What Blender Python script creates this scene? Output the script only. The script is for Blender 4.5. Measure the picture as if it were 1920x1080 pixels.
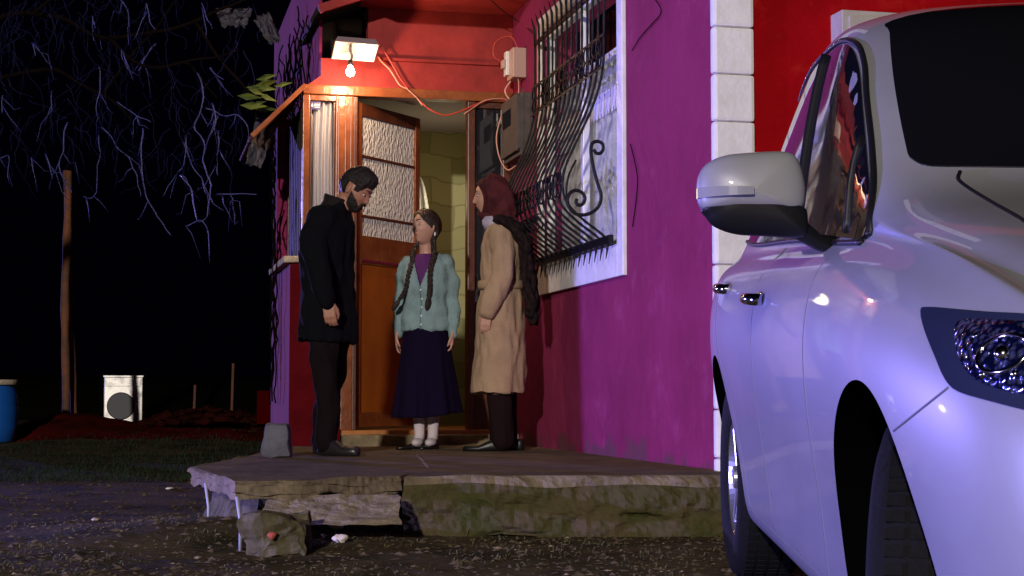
import bpy, bmesh, math, random
from mathutils import Vector, Matrix, noise
from mathutils.bvhtree import BVHTree
from mathutils.geometry import delaunay_2d_cdt
random.seed(7)
V = Vector; R = math.radians; PI = math.pi
S = bpy.context.scene; C = S.collection
for o in list(bpy.data.objects): bpy.data.objects.remove(o)

# ------------------------------------------------------------------ camera
FPX = 3000.0; CAMZ = 0.602; PITCH = math.atan(200 / FPX)
cam = bpy.data.objects.new('camera', bpy.data.cameras.new('camera')); C.objects.link(cam)
cam.data.lens = FPX * 36 / 1920; cam.data.sensor_width = 36
cam.data.clip_start = 0.05; cam.data.clip_end = 500
cam.location = (0, 0, CAMZ); cam.rotation_euler = (PI / 2 + PITCH, 0, 0)
S.camera = cam
S.render.resolution_x = 1024; S.render.resolution_y = 576
# ------------------------------------------------------------------ night sky
w = bpy.data.worlds.new("World"); S.world = w; w.use_nodes = True
bg = w.node_tree.nodes['Background']
bg.inputs[0].default_value = (0.22, 0.2, 1.0, 1); bg.inputs[1].default_value = 0.0012
S.view_settings.view_transform = 'Standard'; S.view_settings.look = 'None'
S.view_settings.exposure = 0; S.view_settings.gamma = 1
HA = R(13.3)                                   # the house stands turned by this much
def lamp(name, kind, loc, energy, col, **k):
    l = bpy.data.lights.new(name, kind); l.energy = energy; l.color = col
    for a, b in k.items(): setattr(l, a, b)
    o = bpy.data.objects.new(name, l); C.objects.link(o); o.location = loc
    return o
def aim(o, d): o.rotation_euler = V(d).to_track_quat('-Z', 'Y').to_euler()
# cold blue night light from far left, slightly behind the door wall
sun = lamp('moonlight', 'SUN', (-20, 20, 10), 1.5, (0.30, 0.24, 1.0), angle=R(0.5))
SD = V((-0.33, 0.94, 0.0)); SD.normalize(); SD = V((SD.x * math.cos(HA) - SD.y * math.sin(HA), SD.x * math.sin(HA) + SD.y * math.cos(HA), 0.06))
aim(sun, -SD)
# street lamp far behind the camera
street = lamp('street_light', 'SPOT', (-6.5, -24, 8.0), 32000, (1.0, 0.90, 0.82), shadow_soft_size=0.4, spot_size=R(50), spot_blend=0.5)
aim(street, V((-0.3, 10, 1.6)) - V((-6.5, -24, 8.0)))
# violet-blue flood lamp standing low on the left, its beam edge falling on the window wall
flood = lamp('flood_light', 'SPOT', (-10.5, 2.7, 0.28), 8300, (0.32, 0.29, 1.0), shadow_soft_size=0.06, spot_size=R(84), spot_blend=0.02)
fa = math.atan2(4.76, 7.40) - R(42)
aim(flood, V((math.cos(fa), math.sin(fa), 0.08)))

# ------------------------------------------------------------------ pixel/plane measuring helpers
ct, st_ = math.cos(PITCH), math.sin(PITCH)
def ray(px, py):
    u = (px - 960) / FPX; v = (540 - py) / FPX
    return V((u, ct - v * st_, st_ + v * ct))
CAM = V((0, 0, CAMZ))
def PT(px, py, d):
    r = ray(px, py); return CAM + r * (d / r.y)
C0 = PT(965, 833, 11.35); C0.z = 0
MH = Matrix.Translation(C0) @ Matrix.Rotation(HA, 4, 'Z')      # house frame: x right, y away, z up
MHI = MH.inverted()
def HP(x, y, z): return MH @ V((x, y, z))
def hplane(px, py, axis, val):
    o = MHI @ CAM; r = MHI.to_3x3() @ ray(px, py)
    return o + r * ((val - o[axis]) / r[axis])
def LA(px, py, y=0.0):                          # point on a plane parallel to the door wall
    return hplane(px, py, 1, y)
def LS(px, py, x=0.0):                          # point on a plane parallel to the window wall
    return hplane(px, py, 0, x)
SLAB = 0.25

# ------------------------------------------------------------------ materials
def mat(name, col, rough=0.6, bump=0.0, bscale=40, col2=None, cscale=5, metal=0, coat=0, emit=None, estr=0, detail=6, thr=(0.35, 0.65), trans=0, ior=1.5, spec=0.5, sheen=0):
    m = bpy.data.materials.new(name); m.use_nodes = True
    nt = m.node_tree; p = nt.nodes['Principled BSDF']
    p.inputs['Base Color'].default_value = (*col, 1); p.inputs['Roughness'].default_value = rough
    p.inputs['Metallic'].default_value = metal; p.inputs['Coat Weight'].default_value = coat
    p.inputs['Coat Roughness'].default_value = 0.03
    p.inputs['Transmission Weight'].default_value = trans; p.inputs['IOR'].default_value = ior
    p.inputs['Specular IOR Level'].default_value = spec; p.inputs['Sheen Weight'].default_value = sheen
    tc = nt.nodes.new('ShaderNodeTexCoord')
    if col2:
        n = nt.nodes.new('ShaderNodeTexNoise'); n.inputs['Scale'].default_value = cscale; n.inputs['Detail'].default_value = detail
        n.inputs['Roughness'].default_value = 0.65
        nt.links.new(tc.outputs['Object'], n.inputs['Vector'])
        r = nt.nodes.new('ShaderNodeValToRGB'); r.color_ramp.elements[0].position = thr[0]; r.color_ramp.elements[1].position = thr[1]
        r.color_ramp.elements[0].color = (*col, 1); r.color_ramp.elements[1].color = (*col2, 1)
        nt.links.new(n.outputs[0], r.inputs[0]); nt.links.new(r.outputs[0], p.inputs['Base Color'])
    if bump:
        n = nt.nodes.new('ShaderNodeTexNoise'); n.inputs['Scale'].default_value = bscale; n.inputs['Detail'].default_value = 8
        nt.links.new(tc.outputs['Object'], n.inputs['Vector'])
        b = nt.nodes.new('ShaderNodeBump'); b.inputs['Strength'].default_value = bump; b.inputs['Distance'].default_value = 0.01
        nt.links.new(n.outputs[0], b.inputs['Height']); nt.links.new(b.outputs[0], p.inputs['Normal'])
    if emit:
        p.inputs['Emission Color'].default_value = (*emit, 1); p.inputs['Emission Strength'].default_value = estr
    return m
M = {}
M['purple'] = mat('magenta_plaster', (0.36, 0.026, 0.125), 0.8, 0.8, 9, (0.23, 0.014, 0.078), 1.6, spec=.2)
M['red'] = mat('red_plaster', (0.36, 0.004, 0.007), 0.8, 0.8, 9, (0.24, 0.003, 0.006), 1.6, spec=.0)
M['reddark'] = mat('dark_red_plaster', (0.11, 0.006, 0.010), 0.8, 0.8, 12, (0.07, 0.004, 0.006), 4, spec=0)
M['redup'] = mat('red_plaster_upper', (0.36, 0.026, 0.022), 0.75, 0.6, 10, (0.20, 0.010, 0.010), 2.2, detail=10)
M['quoin'] = mat('white_painted_quoin', (0.76, 0.74, 0.72), 0.6, 0.25, 30, (0.66, 0.63, 0.60), 6)
M['white'] = mat('white_frame', (0.78, 0.76, 0.78), 0.5, 0.2, 30, (0.62, 0.6, 0.6), 8)
M['pvc'] = mat('white_plastic', (0.72, 0.72, 0.72), 0.35)
M['wood'] = mat('orange_varnished_wood', (0.24, 0.075, 0.022), 0.3, 0.4, 25, (0.15, 0.038, 0.011), 6)
M['wooddark'] = mat('dark_wood', (0.11, 0.03, 0.012), 0.4, 0.3, 25, (0.06, 0.018, 0.008), 8)
M['doorpanel'] = mat('orange_door_board', (0.38, 0.10, 0.012), 0.38, 0.08, 18, (0.28, 0.065, 0.01), 3)
M['iron'] = mat('black_iron', (0.003, 0.003, 0.005), 0.45, 0.6, 120, spec=.25)
M['glassdark'] = mat('dark_window_glass', (0.015, 0.015, 0.02), 0.05)
def thinglass():
    m = bpy.data.materials.new('clear_glass'); m.use_nodes = True; nt = m.node_tree; nt.nodes.remove(nt.nodes['Principled BSDF'])
    t = nt.nodes.new('ShaderNodeBsdfTransparent'); g = nt.nodes.new('ShaderNodeBsdfGlossy'); g.inputs['Roughness'].default_value = .03
    x = nt.nodes.new('ShaderNodeMixShader')
    x.inputs[0].default_value = .035; nt.links.new(t.outputs[0], x.inputs[1]); nt.links.new(g.outputs[0], x.inputs[2])
    nt.links.new(x.outputs[0], nt.nodes['Material Output'].inputs[0]); return m
M['glass'] = thinglass()
M['concrete'] = mat('worn_concrete', (0.20, 0.155, 0.105), 0.85, 0.9, 30, (0.10, 0.078, 0.05), 4, detail=12)
M['mossy'] = mat('mossy_concrete', (0.085, 0.062, 0.034), 0.9, 1.0, 30, (0.042, 0.047, 0.013), 4.5)
M['stone'] = mat('pale_stone', (0.60, 0.50, 0.37), 0.9, 0.9, 30, (0.30, 0.245, 0.18), 9, spec=.1)
M['rubble'] = mat('rough_mortar', (0.12, 0.10, 0.065), 0.95, 1.0, 25, (0.05, 0.045, 0.02), 12)
M['brick'] = mat('red_brick', (0.32, 0.06, 0.03), 0.9, 0.8, 40)
M['paint'] = mat('white_car_paint', (0.25, 0.25, 0.275), 0.42, 0.0, 40, (0.215, 0.215, 0.235), 2.2, coat=.65, detail=10)
M['blackplastic'] = mat('black_plastic', (0.008, 0.008, 0.009), 0.4, spec=.22)
M['blackwell'] = mat('wheel_well_black', (0.0015, 0.0015, 0.0015), 1.0, spec=0)
M['carglass'] = mat('tinted_car_glass', (0.006, 0.006, 0.008), 0.03, coat=0.3)
M['tyre'] = mat('tyre_rubber', (0.006, 0.006, 0.0065), 0.85, 0.4, 60, spec=.12)
M['alloy'] = mat('alloy_silver', (0.62, 0.62, 0.66), 0.25, metal=0.9)
M['chrome'] = mat('chrome', (0.75, 0.75, 0.78), 0.12, metal=1.0)
M['lens'] = mat('lamp_lens', (0.02, 0.025, 0.05), 0.04, coat=1.0)
M['indicator'] = mat('indicator_lens', (0.22, 0.22, 0.25), 0.12)
M['greybox'] = mat('grey_box_metal', (0.11, 0.09, 0.085), 0.6, 0.3, 30, (0.07, 0.058, 0.055), 12, spec=.2)
M['cream'] = mat('cream_painted_metal', (0.42, 0.39, 0.35), 0.5, 0.3, 15, (0.34, 0.31, 0.27), 4)
M['meter'] = mat('pinkish_meter', (0.5, 0.33, 0.27), 0.5)
M['cable'] = mat('red_cable', (0.5, 0.05, 0.03), 0.45)
M['cablew'] = mat('pale_cable', (0.6, 0.3, 0.22), 0.45)
M['cableb'] = mat('black_cable', (0.01, 0.01, 0.01), 0.5)
M['enamel'] = mat('enamel_reflector', (0.85, 0.82, 0.78), 0.35)
M['enamelback'] = mat('aged_lamp_back', (0.25, 0.2, 0.22), 0.6)
M['bulb'] = mat('lit_bulb', (1, .9, .8), 0.2, emit=(1.0, 0.80, 0.58), estr=80)
M['plastergreen'] = mat('stained_olive_plaster', (0.40, 0.35, 0.13), 0.85, 0.4, 12, (0.26, 0.23, 0.075), 4, thr=(0.42, 0.58))
M['ceil'] = mat('interior_ceiling', (0.35, 0.33, 0.32), 0.8)
M['floorwood'] = mat('orange_floor', (0.42, 0.17, 0.04), 0.4, 0.2, 20, (0.3, 0.1, 0.02), 6)
M['curtain'] = mat('white_curtain', (0.72, 0.71, 0.75), 0.85, 0.1, 60)
M['lace0'] = mat('lace_curtain', (0.8, 0.8, 0.82), 0.9, 0.5, 60, (0.5, 0.5, 0.52), 25)
def lace():
    m = mat('lace_curtain_cloth', (0.8, 0.8, 0.82), 0.9, 0.5, 60, (0.5, 0.5, 0.52), 25); nt = m.node_tree
    t = nt.nodes.new('ShaderNodeBsdfTranslucent'); t.inputs[0].default_value = (.7, .7, .72, 1); x = nt.nodes.new('ShaderNodeMixShader'); x.inputs[0].default_value = .4
    nt.links.new(nt.nodes['Principled BSDF'].outputs[0], x.inputs[1]); nt.links.new(t.outputs[0], x.inputs[2]); nt.links.new(x.outputs[0], nt.nodes['Material Output'].inputs[0]); return m
M['lace'] = lace()
M['earth'] = mat('dark_earth', (0.088, 0.068, 0.038), 0.95, 1.0, 16, (0.026, 0.023, 0.011), 2.6, detail=12, thr=(.38, .62))
M['skin'] = mat('skin', (0.36, 0.165, 0.11), 0.5, 0.08, 200)
M['skinpale'] = mat('skin_pale', (0.47, 0.255, 0.195), 0.5, 0.08, 200)
M['lip'] = mat('lips', (0.38, 0.10, 0.08), 0.4)
M['eyewhite'] = mat('eye_white', (0.6, 0.56, 0.54), 0.2)
M['iris'] = mat('iris', (0.02, 0.012, 0.008), 0.15)
M['hairblack'] = mat('black_hair', (0.010, 0.007, 0.006), 0.45, 1.0, 150)
M['hairbrown'] = mat('dark_brown_hair', (0.018, 0.008, 0.006), 0.42, 1.0, 120)
M['coatblack'] = mat('black_wool', (0.0022, 0.0022, 0.0045), 0.95, 0.4, 60, spec=.15)
M['trousers'] = mat('dark_brown_trousers', (0.008, 0.0045, 0.006), 0.95, 0.3, 40, spec=.1)
M['shoe'] = mat('dark_shoe_leather', (0.016, 0.014, 0.018), 0.35)
M['shoeblack'] = mat('black_shoe', (0.006, 0.006, 0.006), 0.4)
M['cardigan'] = mat('pale_blue_knit', (0.23, 0.335, 0.35), 0.95, 0.7, 110, (0.17, 0.26, 0.275), 9)
M['purplecloth'] = mat('purple_cloth', (0.085, 0.01, 0.11), 0.85, 0.2, 60)
M['skirt'] = mat('dark_violet_cloth', (0.013, 0.006, 0.034), 0.9, 0.2, 40, spec=.15)
M['sock'] = mat('white_sock', (0.55, 0.48, 0.50), 0.9, 0.3, 90)
M['beige'] = mat('camel_wool', (0.40, 0.27, 0.175), 0.95, 0.5, 90, (0.32, 0.215, 0.14), 6)
M['hijab'] = mat('maroon_scarf', (0.085, 0.014, 0.018), 0.8, 0.4, 60, (0.045, 0.009, 0.013), 9, spec=.2)
M['shawl'] = mat('black_knit_shawl', (0.006, 0.005, 0.006), 0.95, 1.0, 60, (0.025, 0.014, 0.014), 35, spec=.1)
M['lilac'] = mat('lilac_collar', (0.42, 0.38, 0.50), 0.8)
M['maroon'] = mat('dark_maroon_cloth', (0.012, 0.005, 0.006), 0.9, spec=.1)
M['bark'] = mat('vine_bark', (0.03, 0.035, 0.21), 0.5, 0.5, 60, (0.010, 0.011, 0.08), 9)  # blue night light painted into the bark colour
M['barkdark'] = mat('dark_bark', (0.006, 0.004, 0.004), 1.0, 1.0, 30, spec=0)
M['rustwood'] = mat('rusty_post', (0.22, 0.075, 0.03), 0.85, 0.9, 18, (0.10, 0.05, 0.03), 5)
for k_ in ('earth', 'mossy', 'concrete', 'rubble'): M[k_].node_tree.nodes['Principled BSDF'].inputs['Specular IOR Level'].default_value = 0.08
M['bluebarrel'] = mat('blue_plastic', (0.01, 0.10, 0.42), 0.35)
M['silver'] = mat('scratched_white_enamel', (1.0, 0.98, 0.92), 0.5, 0.25, 9, (0.30, 0.30, 0.30), 5, thr=(0.5, 0.68), metal=.6)
M['redclay'] = mat('red_earth', (0.13, 0.010, 0.007), 1.0, 1.0, 6, (0.028, 0.006, 0.004), 1.6, spec=0)  # red tint stands in for red light falling on the ground
M['redrubble'] = mat('red_brown_rubble', (0.035, 0.006, 0.004), 1.0, 1.0, 12, (0.010, 0.004, 0.003), 3, spec=0)  # red light on the rubble put into its colour
M['redplastic'] = mat('red_plastic', (0.05, 0.001, 0.001), 0.7, spec=0)
M['grey'] = mat('grey_sacking', (0.12, 0.115, 0.16), 0.9, 0.7, 30, (0.08, 0.08, 0.10), 9)
M['leaf'] = mat('yellow_green_leaf', (0.055, 0.085, 0.012), 0.6)
M['darkcloth'] = mat('dark_void_cloth', (0.01, 0.008, 0.01), 0.9)  # near-black sheet colour for the dark of openings and eave
M['cable2'] = M['cable']
M['corrug'] = mat('roof_sheet', (0.16, 0.06, 0.03), 0.8, 0.4, 20)
M['sticker'] = mat('blue_sticker', (0.04, 0.04, 0.16), 0.4)

def blocks():
    m = mat('olive_block_wall', (0.40, 0.35, 0.13), 0.85, 0.4, 12, (0.26, 0.23, 0.075), 4, thr=(0.42, 0.58)); nt = m.node_tree; p = nt.nodes['Principled BSDF']
    b = nt.nodes.new('ShaderNodeTexBrick'); b.inputs['Scale'].default_value = 1.0; b.inputs['Brick Width'].default_value = .36; b.inputs['Row Height'].default_value = .19
    b.inputs['Mortar Size'].default_value = .012; b.inputs['Mortar Smooth'].default_value = .8; b.inputs['Bias'].default_value = 0
    b.inputs['Color1'].default_value = (.36, .35, .16, 1); b.inputs['Color2'].default_value = (.25, .245, .10, 1); b.inputs['Mortar'].default_value = (.22, .21, .09, 1)
    tc = nt.nodes.new('ShaderNodeTexCoord'); sx = nt.nodes.new('ShaderNodeSeparateXYZ'); cx = nt.nodes.new('ShaderNodeCombineXYZ')
    nt.links.new(tc.outputs['Object'], sx.inputs[0]); nt.links.new(sx.outputs[0], cx.inputs[0]); nt.links.new(sx.outputs[2], cx.inputs[1])
    nz = nt.nodes.new('ShaderNodeTexNoise'); nz.inputs['Scale'].default_value = 5; ad = nt.nodes.new('ShaderNodeVectorMath'); ad.operation = 'MULTIPLY_ADD'; ad.inputs[1].default_value = (.22, .22, .22)
    nt.links.new(nz.outputs[1], ad.inputs[0]); nt.links.new(cx.outputs[0], ad.inputs[2]); nt.links.new(ad.outputs[0], b.inputs['Vector'])
    nt.links.new(b.outputs[0], p.inputs['Base Color']); return m
M['plastergreen'] = blocks()
def plaster(name, a, b, stain, base):
    m = mat(name, a, 0.85, 0.9, 9, b, 1.3, spec=.12, thr=(.3, .7)); nt = m.node_tree; p = nt.nodes['Principled BSDF']
    src = p.inputs['Base Color'].links[0].from_socket
    tc = nt.nodes.new('ShaderNodeTexCoord')
    def noise_(sc, det, lo, hi, vec=None):
        n = nt.nodes.new('ShaderNodeTexNoise'); n.inputs['Scale'].default_value = sc; n.inputs['Detail'].default_value = det; n.inputs['Roughness'].default_value = .7
        nt.links.new(vec or tc.outputs['Object'], n.inputs['Vector']); r = nt.nodes.new('ShaderNodeMapRange'); r.inputs[1].default_value = lo; r.inputs[2].default_value = hi; r.clamp = True
        nt.links.new(n.outputs[0], r.inputs[0]); return r.outputs[0]
    def mix(fac, x, col):
        q = nt.nodes.new('ShaderNodeMixRGB'); nt.links.new(fac, q.inputs[0]); nt.links.new(x, q.inputs[1]); q.inputs[2].default_value = (*col, 1); return q.outputs[0]
    mp = nt.nodes.new('ShaderNodeMapping'); mp.inputs['Scale'].default_value = (3, 3, .5); nt.links.new(tc.outputs['Object'], mp.inputs[0])
    c = mix(noise_(3.0, 10, .55, .72), src, stain)                     # blotches
    c = mix(noise_(2.2, 8, .60, .74, mp.outputs[0]), c, b)             # vertical run marks
    c = mix(noise_(38, 4, .66, .74), c, stain)                         # specks
    sx = nt.nodes.new('ShaderNodeSeparateXYZ'); nt.links.new(tc.outputs['Object'], sx.inputs[0])
    n = nt.nodes.new('ShaderNodeTexNoise'); n.inputs['Scale'].default_value = 5; n.inputs['Detail'].default_value = 9; nt.links.new(tc.outputs['Object'], n.inputs['Vector'])
    ad = nt.nodes.new('ShaderNodeMath'); ad.operation = 'MULTIPLY_ADD'; ad.inputs[1].default_value = -.55; nt.links.new(n.outputs[0], ad.inputs[0]); nt.links.new(sx.outputs[2], ad.inputs[2])
    r = nt.nodes.new('ShaderNodeMapRange'); r.inputs[1].default_value = .045; r.inputs[2].default_value = -.01; r.clamp = True; nt.links.new(ad.outputs[0], r.inputs[0])
    c = mix(r.outputs[0], c, base)                                     # splashed dirt at the foot
    nt.links.new(c, p.inputs['Base Color']); return m
M['purple'] = plaster('magenta_plaster', (0.275, 0.028, 0.105), (0.19, 0.018, 0.068), (0.30, 0.045, 0.135), (0.13, 0.04, 0.06))
M['red'] = plaster('red_plaster', (0.33, 0.004, 0.007), (0.21, 0.003, 0.005), (0.38, 0.016, 0.012), (0.12, 0.03, 0.02))
M['red'].node_tree.nodes['Principled BSDF'].inputs['Specular IOR Level'].default_value = 0
def facet():
    m = mat('faceted_reflector', (.16, .20, .55), .14, metal=.85, coat=1.0); nt = m.node_tree; p = nt.nodes['Principled BSDF']
    v = nt.nodes.new('ShaderNodeTexVoronoi'); v.inputs['Scale'].default_value = 85; b = nt.nodes.new('ShaderNodeBump'); b.inputs['Strength'].default_value = 1; b.inputs['Distance'].default_value = .006
    tc = nt.nodes.new('ShaderNodeTexCoord'); nt.links.new(tc.outputs['Object'], v.inputs['Vector']); nt.links.new(v.outputs['Distance'], b.inputs['Height']); nt.links.new(b.outputs[0], p.inputs['Normal'])
    r = nt.nodes.new('ShaderNodeValToRGB'); r.color_ramp.elements[0].color = (.35, .4, .75, 1); r.color_ramp.elements[1].color = (.01, .015, .09, 1); r.color_ramp.elements[1].position = .55
    nt.links.new(v.outputs['Distance'], r.inputs[0]); nt.links.new(r.outputs[0], p.inputs['Base Color']); return m
M['facet'] = facet()
def pebbled():                                   # patterned door glass
    m = bpy.data.materials.new('pebbled_glass'); m.use_nodes = True
    nt = m.node_tree; p = nt.nodes['Principled BSDF']
    p.inputs['Base Color'].default_value = (0.66, 0.68, 0.67, 1); p.inputs['Roughness'].default_value = 0.16
    tc = nt.nodes.new('ShaderNodeTexCoord'); mp = nt.nodes.new('ShaderNodeMapping')
    mp.inputs['Scale'].default_value = (55, 55, 26)
    mp.inputs['Rotation'].default_value = (0.0, 0.25, 0.0)
    n = nt.nodes.new('ShaderNodeTexVoronoi'); n.inputs['Scale'].default_value = 1
    nt.links.new(tc.outputs['Object'], mp.inputs[0]); nt.links.new(mp.outputs[0], n.inputs['Vector'])
    b = nt.nodes.new('ShaderNodeBump'); b.inputs['Strength'].default_value = 1; b.inputs['Distance'].default_value = 0.009
    nt.links.new(n.outputs['Distance'], b.inputs['Height']); nt.links.new(b.outputs[0], p.inputs['Normal'])
    return m
M['pebbled'] = pebbled()

# ------------------------------------------------------------------ object helpers
def link(name, me, parent=None, smooth=False):
    o = bpy.data.objects.new(name, me); C.objects.link(o)
    if parent: o.parent = parent
    if smooth:
        for p in me.polygons: p.use_smooth = True
    return o
def obj(name, bm, m, parent=None, smooth=False, recalc=True):
    if recalc: bmesh.ops.recalc_face_normals(bm, faces=bm.faces)
    me = bpy.data.meshes.new(name); bm.to_mesh(me); bm.free()
    for x in (m if isinstance(m, (list, tuple)) else [m]): me.materials.append(x)
    return link(name, me, parent, smooth)
def tag(o, label=None, cat=None, group=None, kind=None):
    if label: o['label'] = label
    if cat: o['category'] = cat
    if group: o['group'] = group
    if kind: o['kind'] = kind
    return o
def thing(name, label, cat, loc=(0, 0, 0), rz=0, group=None, mtx=None):
    o = bpy.data.objects.new(name, None); C.objects.link(o); o.empty_display_size = 0.2
    if mtx is not None: o.matrix_world = mtx
    else: o.location = loc; o.rotation_euler = (0, 0, rz)
    return tag(o, label, cat, group)
def box(bm, x0, x1, y0, y1, z0, z1, bev=0.0, mtx=None, mi=0):
    vs = [bm.verts.new((x, y, z)) for x in (x0, x1) for y in (y0, y1) for z in (z0, z1)]
    F = [bm.faces.new([vs[i] for i in q]) for q in ((0, 1, 3, 2), (4, 6, 7, 5), (0, 4, 5, 1), (2, 3, 7, 6), (0, 2, 6, 4), (1, 5, 7, 3))]
    for f in F: f.material_index = mi
    if bev:
        es = {e for f in F for e in f.edges}
        r = bmesh.ops.bevel(bm, geom=list(es), offset=bev, segments=2, affect='EDGES', profile=0.6)
        vs = list({v for f in r['faces'] for v in f.verts} | {v for v in vs if v.is_valid})
    if mtx is not None:
        for v in vs: v.co = mtx @ v.co
    return vs
def B(name, m, parent, *b, bev=0.004, mtx=None):
    bm = bmesh.new(); box(bm, *b, bev=bev, mtx=mtx); return obj(name, bm, m, parent)
def tube(bm, pts, r, seg=8, cap=True, flat=1.0):
    pts = [V(p) for p in pts]; n = len(pts); rings = []; up = None
    rr = r if isinstance(r, (list, tuple)) else [r] * n
    for i, p in enumerate(pts):
        t = (pts[min(i + 1, n - 1)] - pts[max(i - 1, 0)])
        if t.length < 1e-9: t = V((0, 0, 1))
        t.normalize()
        if up is None:
            up = V((0, 0, 1)) if abs(t.z) < 0.9 else V((1, 0, 0))
        a = t.cross(up)
        if a.length < 1e-4: a = t.cross(V((1, 0.3, 0)))
        a.normalize(); b = t.cross(a); b.normalize(); up = -b if False else up
        up = a.cross(t)
        rings.append([bm.verts.new(p + (a * math.cos(q) + b * math.sin(q) * flat) * rr[i]) for q in [2 * PI * k / seg for k in range(seg)]])
    for i in range(n - 1):
        for k in range(seg):
            bm.faces.new((rings[i][k], rings[i][(k + 1) % seg], rings[i + 1][(k + 1) % seg], rings[i + 1][k]))
    if cap:
        bm.faces.new(rings[0]); bm.faces.new(rings[-1])
def smooth_path(pts, sub=6):
    pts = [V(p) for p in pts]; out = []
    for i in range(len(pts) - 1):
        p0 = pts[max(i - 1, 0)]; p1 = pts[i]; p2 = pts[i + 1]; p3 = pts[min(i + 2, len(pts) - 1)]
        for k in range(sub):
            t = k / sub
            out.append(0.5 * ((2 * p1) + (p2 - p0) * t + (2 * p0 - 5 * p1 + 4 * p2 - p3) * t * t + (3 * p1 - p0 - 3 * p2 + p3) * t ** 3))
    out.append(pts[-1]); return out
def loft(bm, rings, seg=24, cap=True, fold=0, nf=7, ph=0.0):
    """rings: (center, rx, ry[, foldamp])"""
    rs = []
    for i, rg in enumerate(rings):
        c = V(rg[0]); rx, ry = rg[1], rg[2]; fa = rg[3] if len(rg) > 3 else fold
        row = []
        for k in range(seg):
            q = 2 * PI * k / seg
            f = 1 + fa * math.sin(nf * q + ph + 0.6 * math.sin(2.3 * q))
            row.append(bm.verts.new(c + V((rx * f * math.cos(q), ry * f * math.sin(q), 0))))
        rs.append(row)
    for i in range(len(rs) - 1):
        for k in range(seg):
            bm.faces.new((rs[i][k], rs[i][(k + 1) % seg], rs[i + 1][(k + 1) % seg], rs[i + 1][k]))
    if cap: bm.faces.new(rs[0]); bm.faces.new(rs[-1])
def ellipsoid(bm, c, r, rot=None, u=20, v=14):
    m = Matrix.Translation(V(c)) @ (rot.to_4x4() if rot is not None else Matrix()) @ Matrix.Diagonal((r[0], r[1], r[2], 1))
    bmesh.ops.create_uvsphere(bm, u_segments=u, v_segments=v, radius=1, matrix=m)
def limb(bm, pts, rr, seg=12, flat=1.0):
    tube(bm, pts, rr, seg, True, flat)
    for p, r in ((pts[0], rr[0]), (pts[-1], rr[-1])): ellipsoid(bm, p, (r, r, r), u=12, v=8)
    for p, r in zip(pts[1:-1], rr[1:-1]): ellipsoid(bm, p, (r, r, r), u=12, v=8)
def fuse(name, bm, voxel, m, parent, smooth=4, disp=None):
    bmesh.ops.recalc_face_normals(bm, faces=bm.faces)
    me = bpy.data.meshes.new('tmp'); bm.to_mesh(me); bm.free()
    t = bpy.data.objects.new('tmp', me); C.objects.link(t)
    md = t.modifiers.new('r', 'REMESH'); md.mode = 'VOXEL'; md.voxel_size = voxel
    if smooth:
        sm = t.modifiers.new('s', 'SMOOTH'); sm.factor = 0.5; sm.iterations = smooth
    dg = bpy.context.evaluated_depsgraph_get(); dg.update()
    me2 = bpy.data.meshes.new_from_object(t.evaluated_get(dg)); me2.name = name
    bpy.data.objects.remove(t); bpy.data.meshes.remove(me)
    if disp:
        ns = [v.normal.copy() for v in me2.vertices]
        for v, n in zip(me2.vertices, ns): v.co += n * disp(v.co)
        me2.update()
    me2.materials.clear()
    me2.materials.append(m)
    return link(name, me2, parent, True)
def gridwall(us, zs, holes, thick, to3):
    """slab with rectangular holes; to3(u, z, w) maps, w=0 face .. w=-thick"""
    bm = bmesh.new(); vs = {}
    def vert(i, j, k):
        if (i, j, k) not in vs: vs[(i, j, k)] = bm.verts.new(to3(us[i], zs[j], -thick * k))
        return vs[(i, j, k)]
    solid = {}
    for i in range(len(us) - 1):
        for j in range(len(zs) - 1):
            cu = (us[i] + us[i + 1]) / 2; cz = (zs[j] + zs[j + 1]) / 2
            solid[(i, j)] = not any(h[0] < cu < h[1] and h[2] < cz < h[3] for h in holes)
    for (i, j), s in solid.items():
        if not s: continue
        bm.faces.new((vert(i, j, 0), vert(i + 1, j, 0), vert(i + 1, j + 1, 0), vert(i, j + 1, 0)))
        bm.faces.new((vert(i, j, 1), vert(i, j + 1, 1), vert(i + 1, j + 1, 1), vert(i + 1, j, 1)))
        for di, dj, a, b in ((-1, 0, (i, j), (i, j + 1)), (1, 0, (i + 1, j), (i + 1, j + 1)), (0, -1, (i, j), (i + 1, j)), (0, 1, (i, j + 1), (i + 1, j + 1))):
            if not solid.get((i + di, j + dj), False):
                bm.faces.new((vert(*a, 0), vert(*b, 0), vert(*b, 1), vert(*a, 1)))
    return bm
def jag(bm, amp, sc=8, seed=0):
    for v in bm.verts:
        n = noise.noise_vector(v.co * sc + V((seed, 0, 0))); v.co += n * amp
def rock(name, loc, size, m, label=None, cat='stone', parent=None, seed=1, group=None, rz=0, sub=3):
    bm = bmesh.new(); bmesh.ops.create_icosphere(bm, subdivisions=sub, radius=1)
    for v in bm.verts:
        n = noise.noise(v.co * 1.3 + V((seed * 7.1, 0, 0))) * 0.35 + noise.noise(v.co * 4 + V((0, seed * 3.3, 0))) * 0.13
        v.co *= 1 + n; v.co = V((v.co.x * size[0], v.co.y * size[1], v.co.z * size[2]))
    o = obj(name, bm, m, parent, True); o.location = loc; o.rotation_euler = (0, 0, rz)
    if label: tag(o, label, cat, group)
    return o

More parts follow.
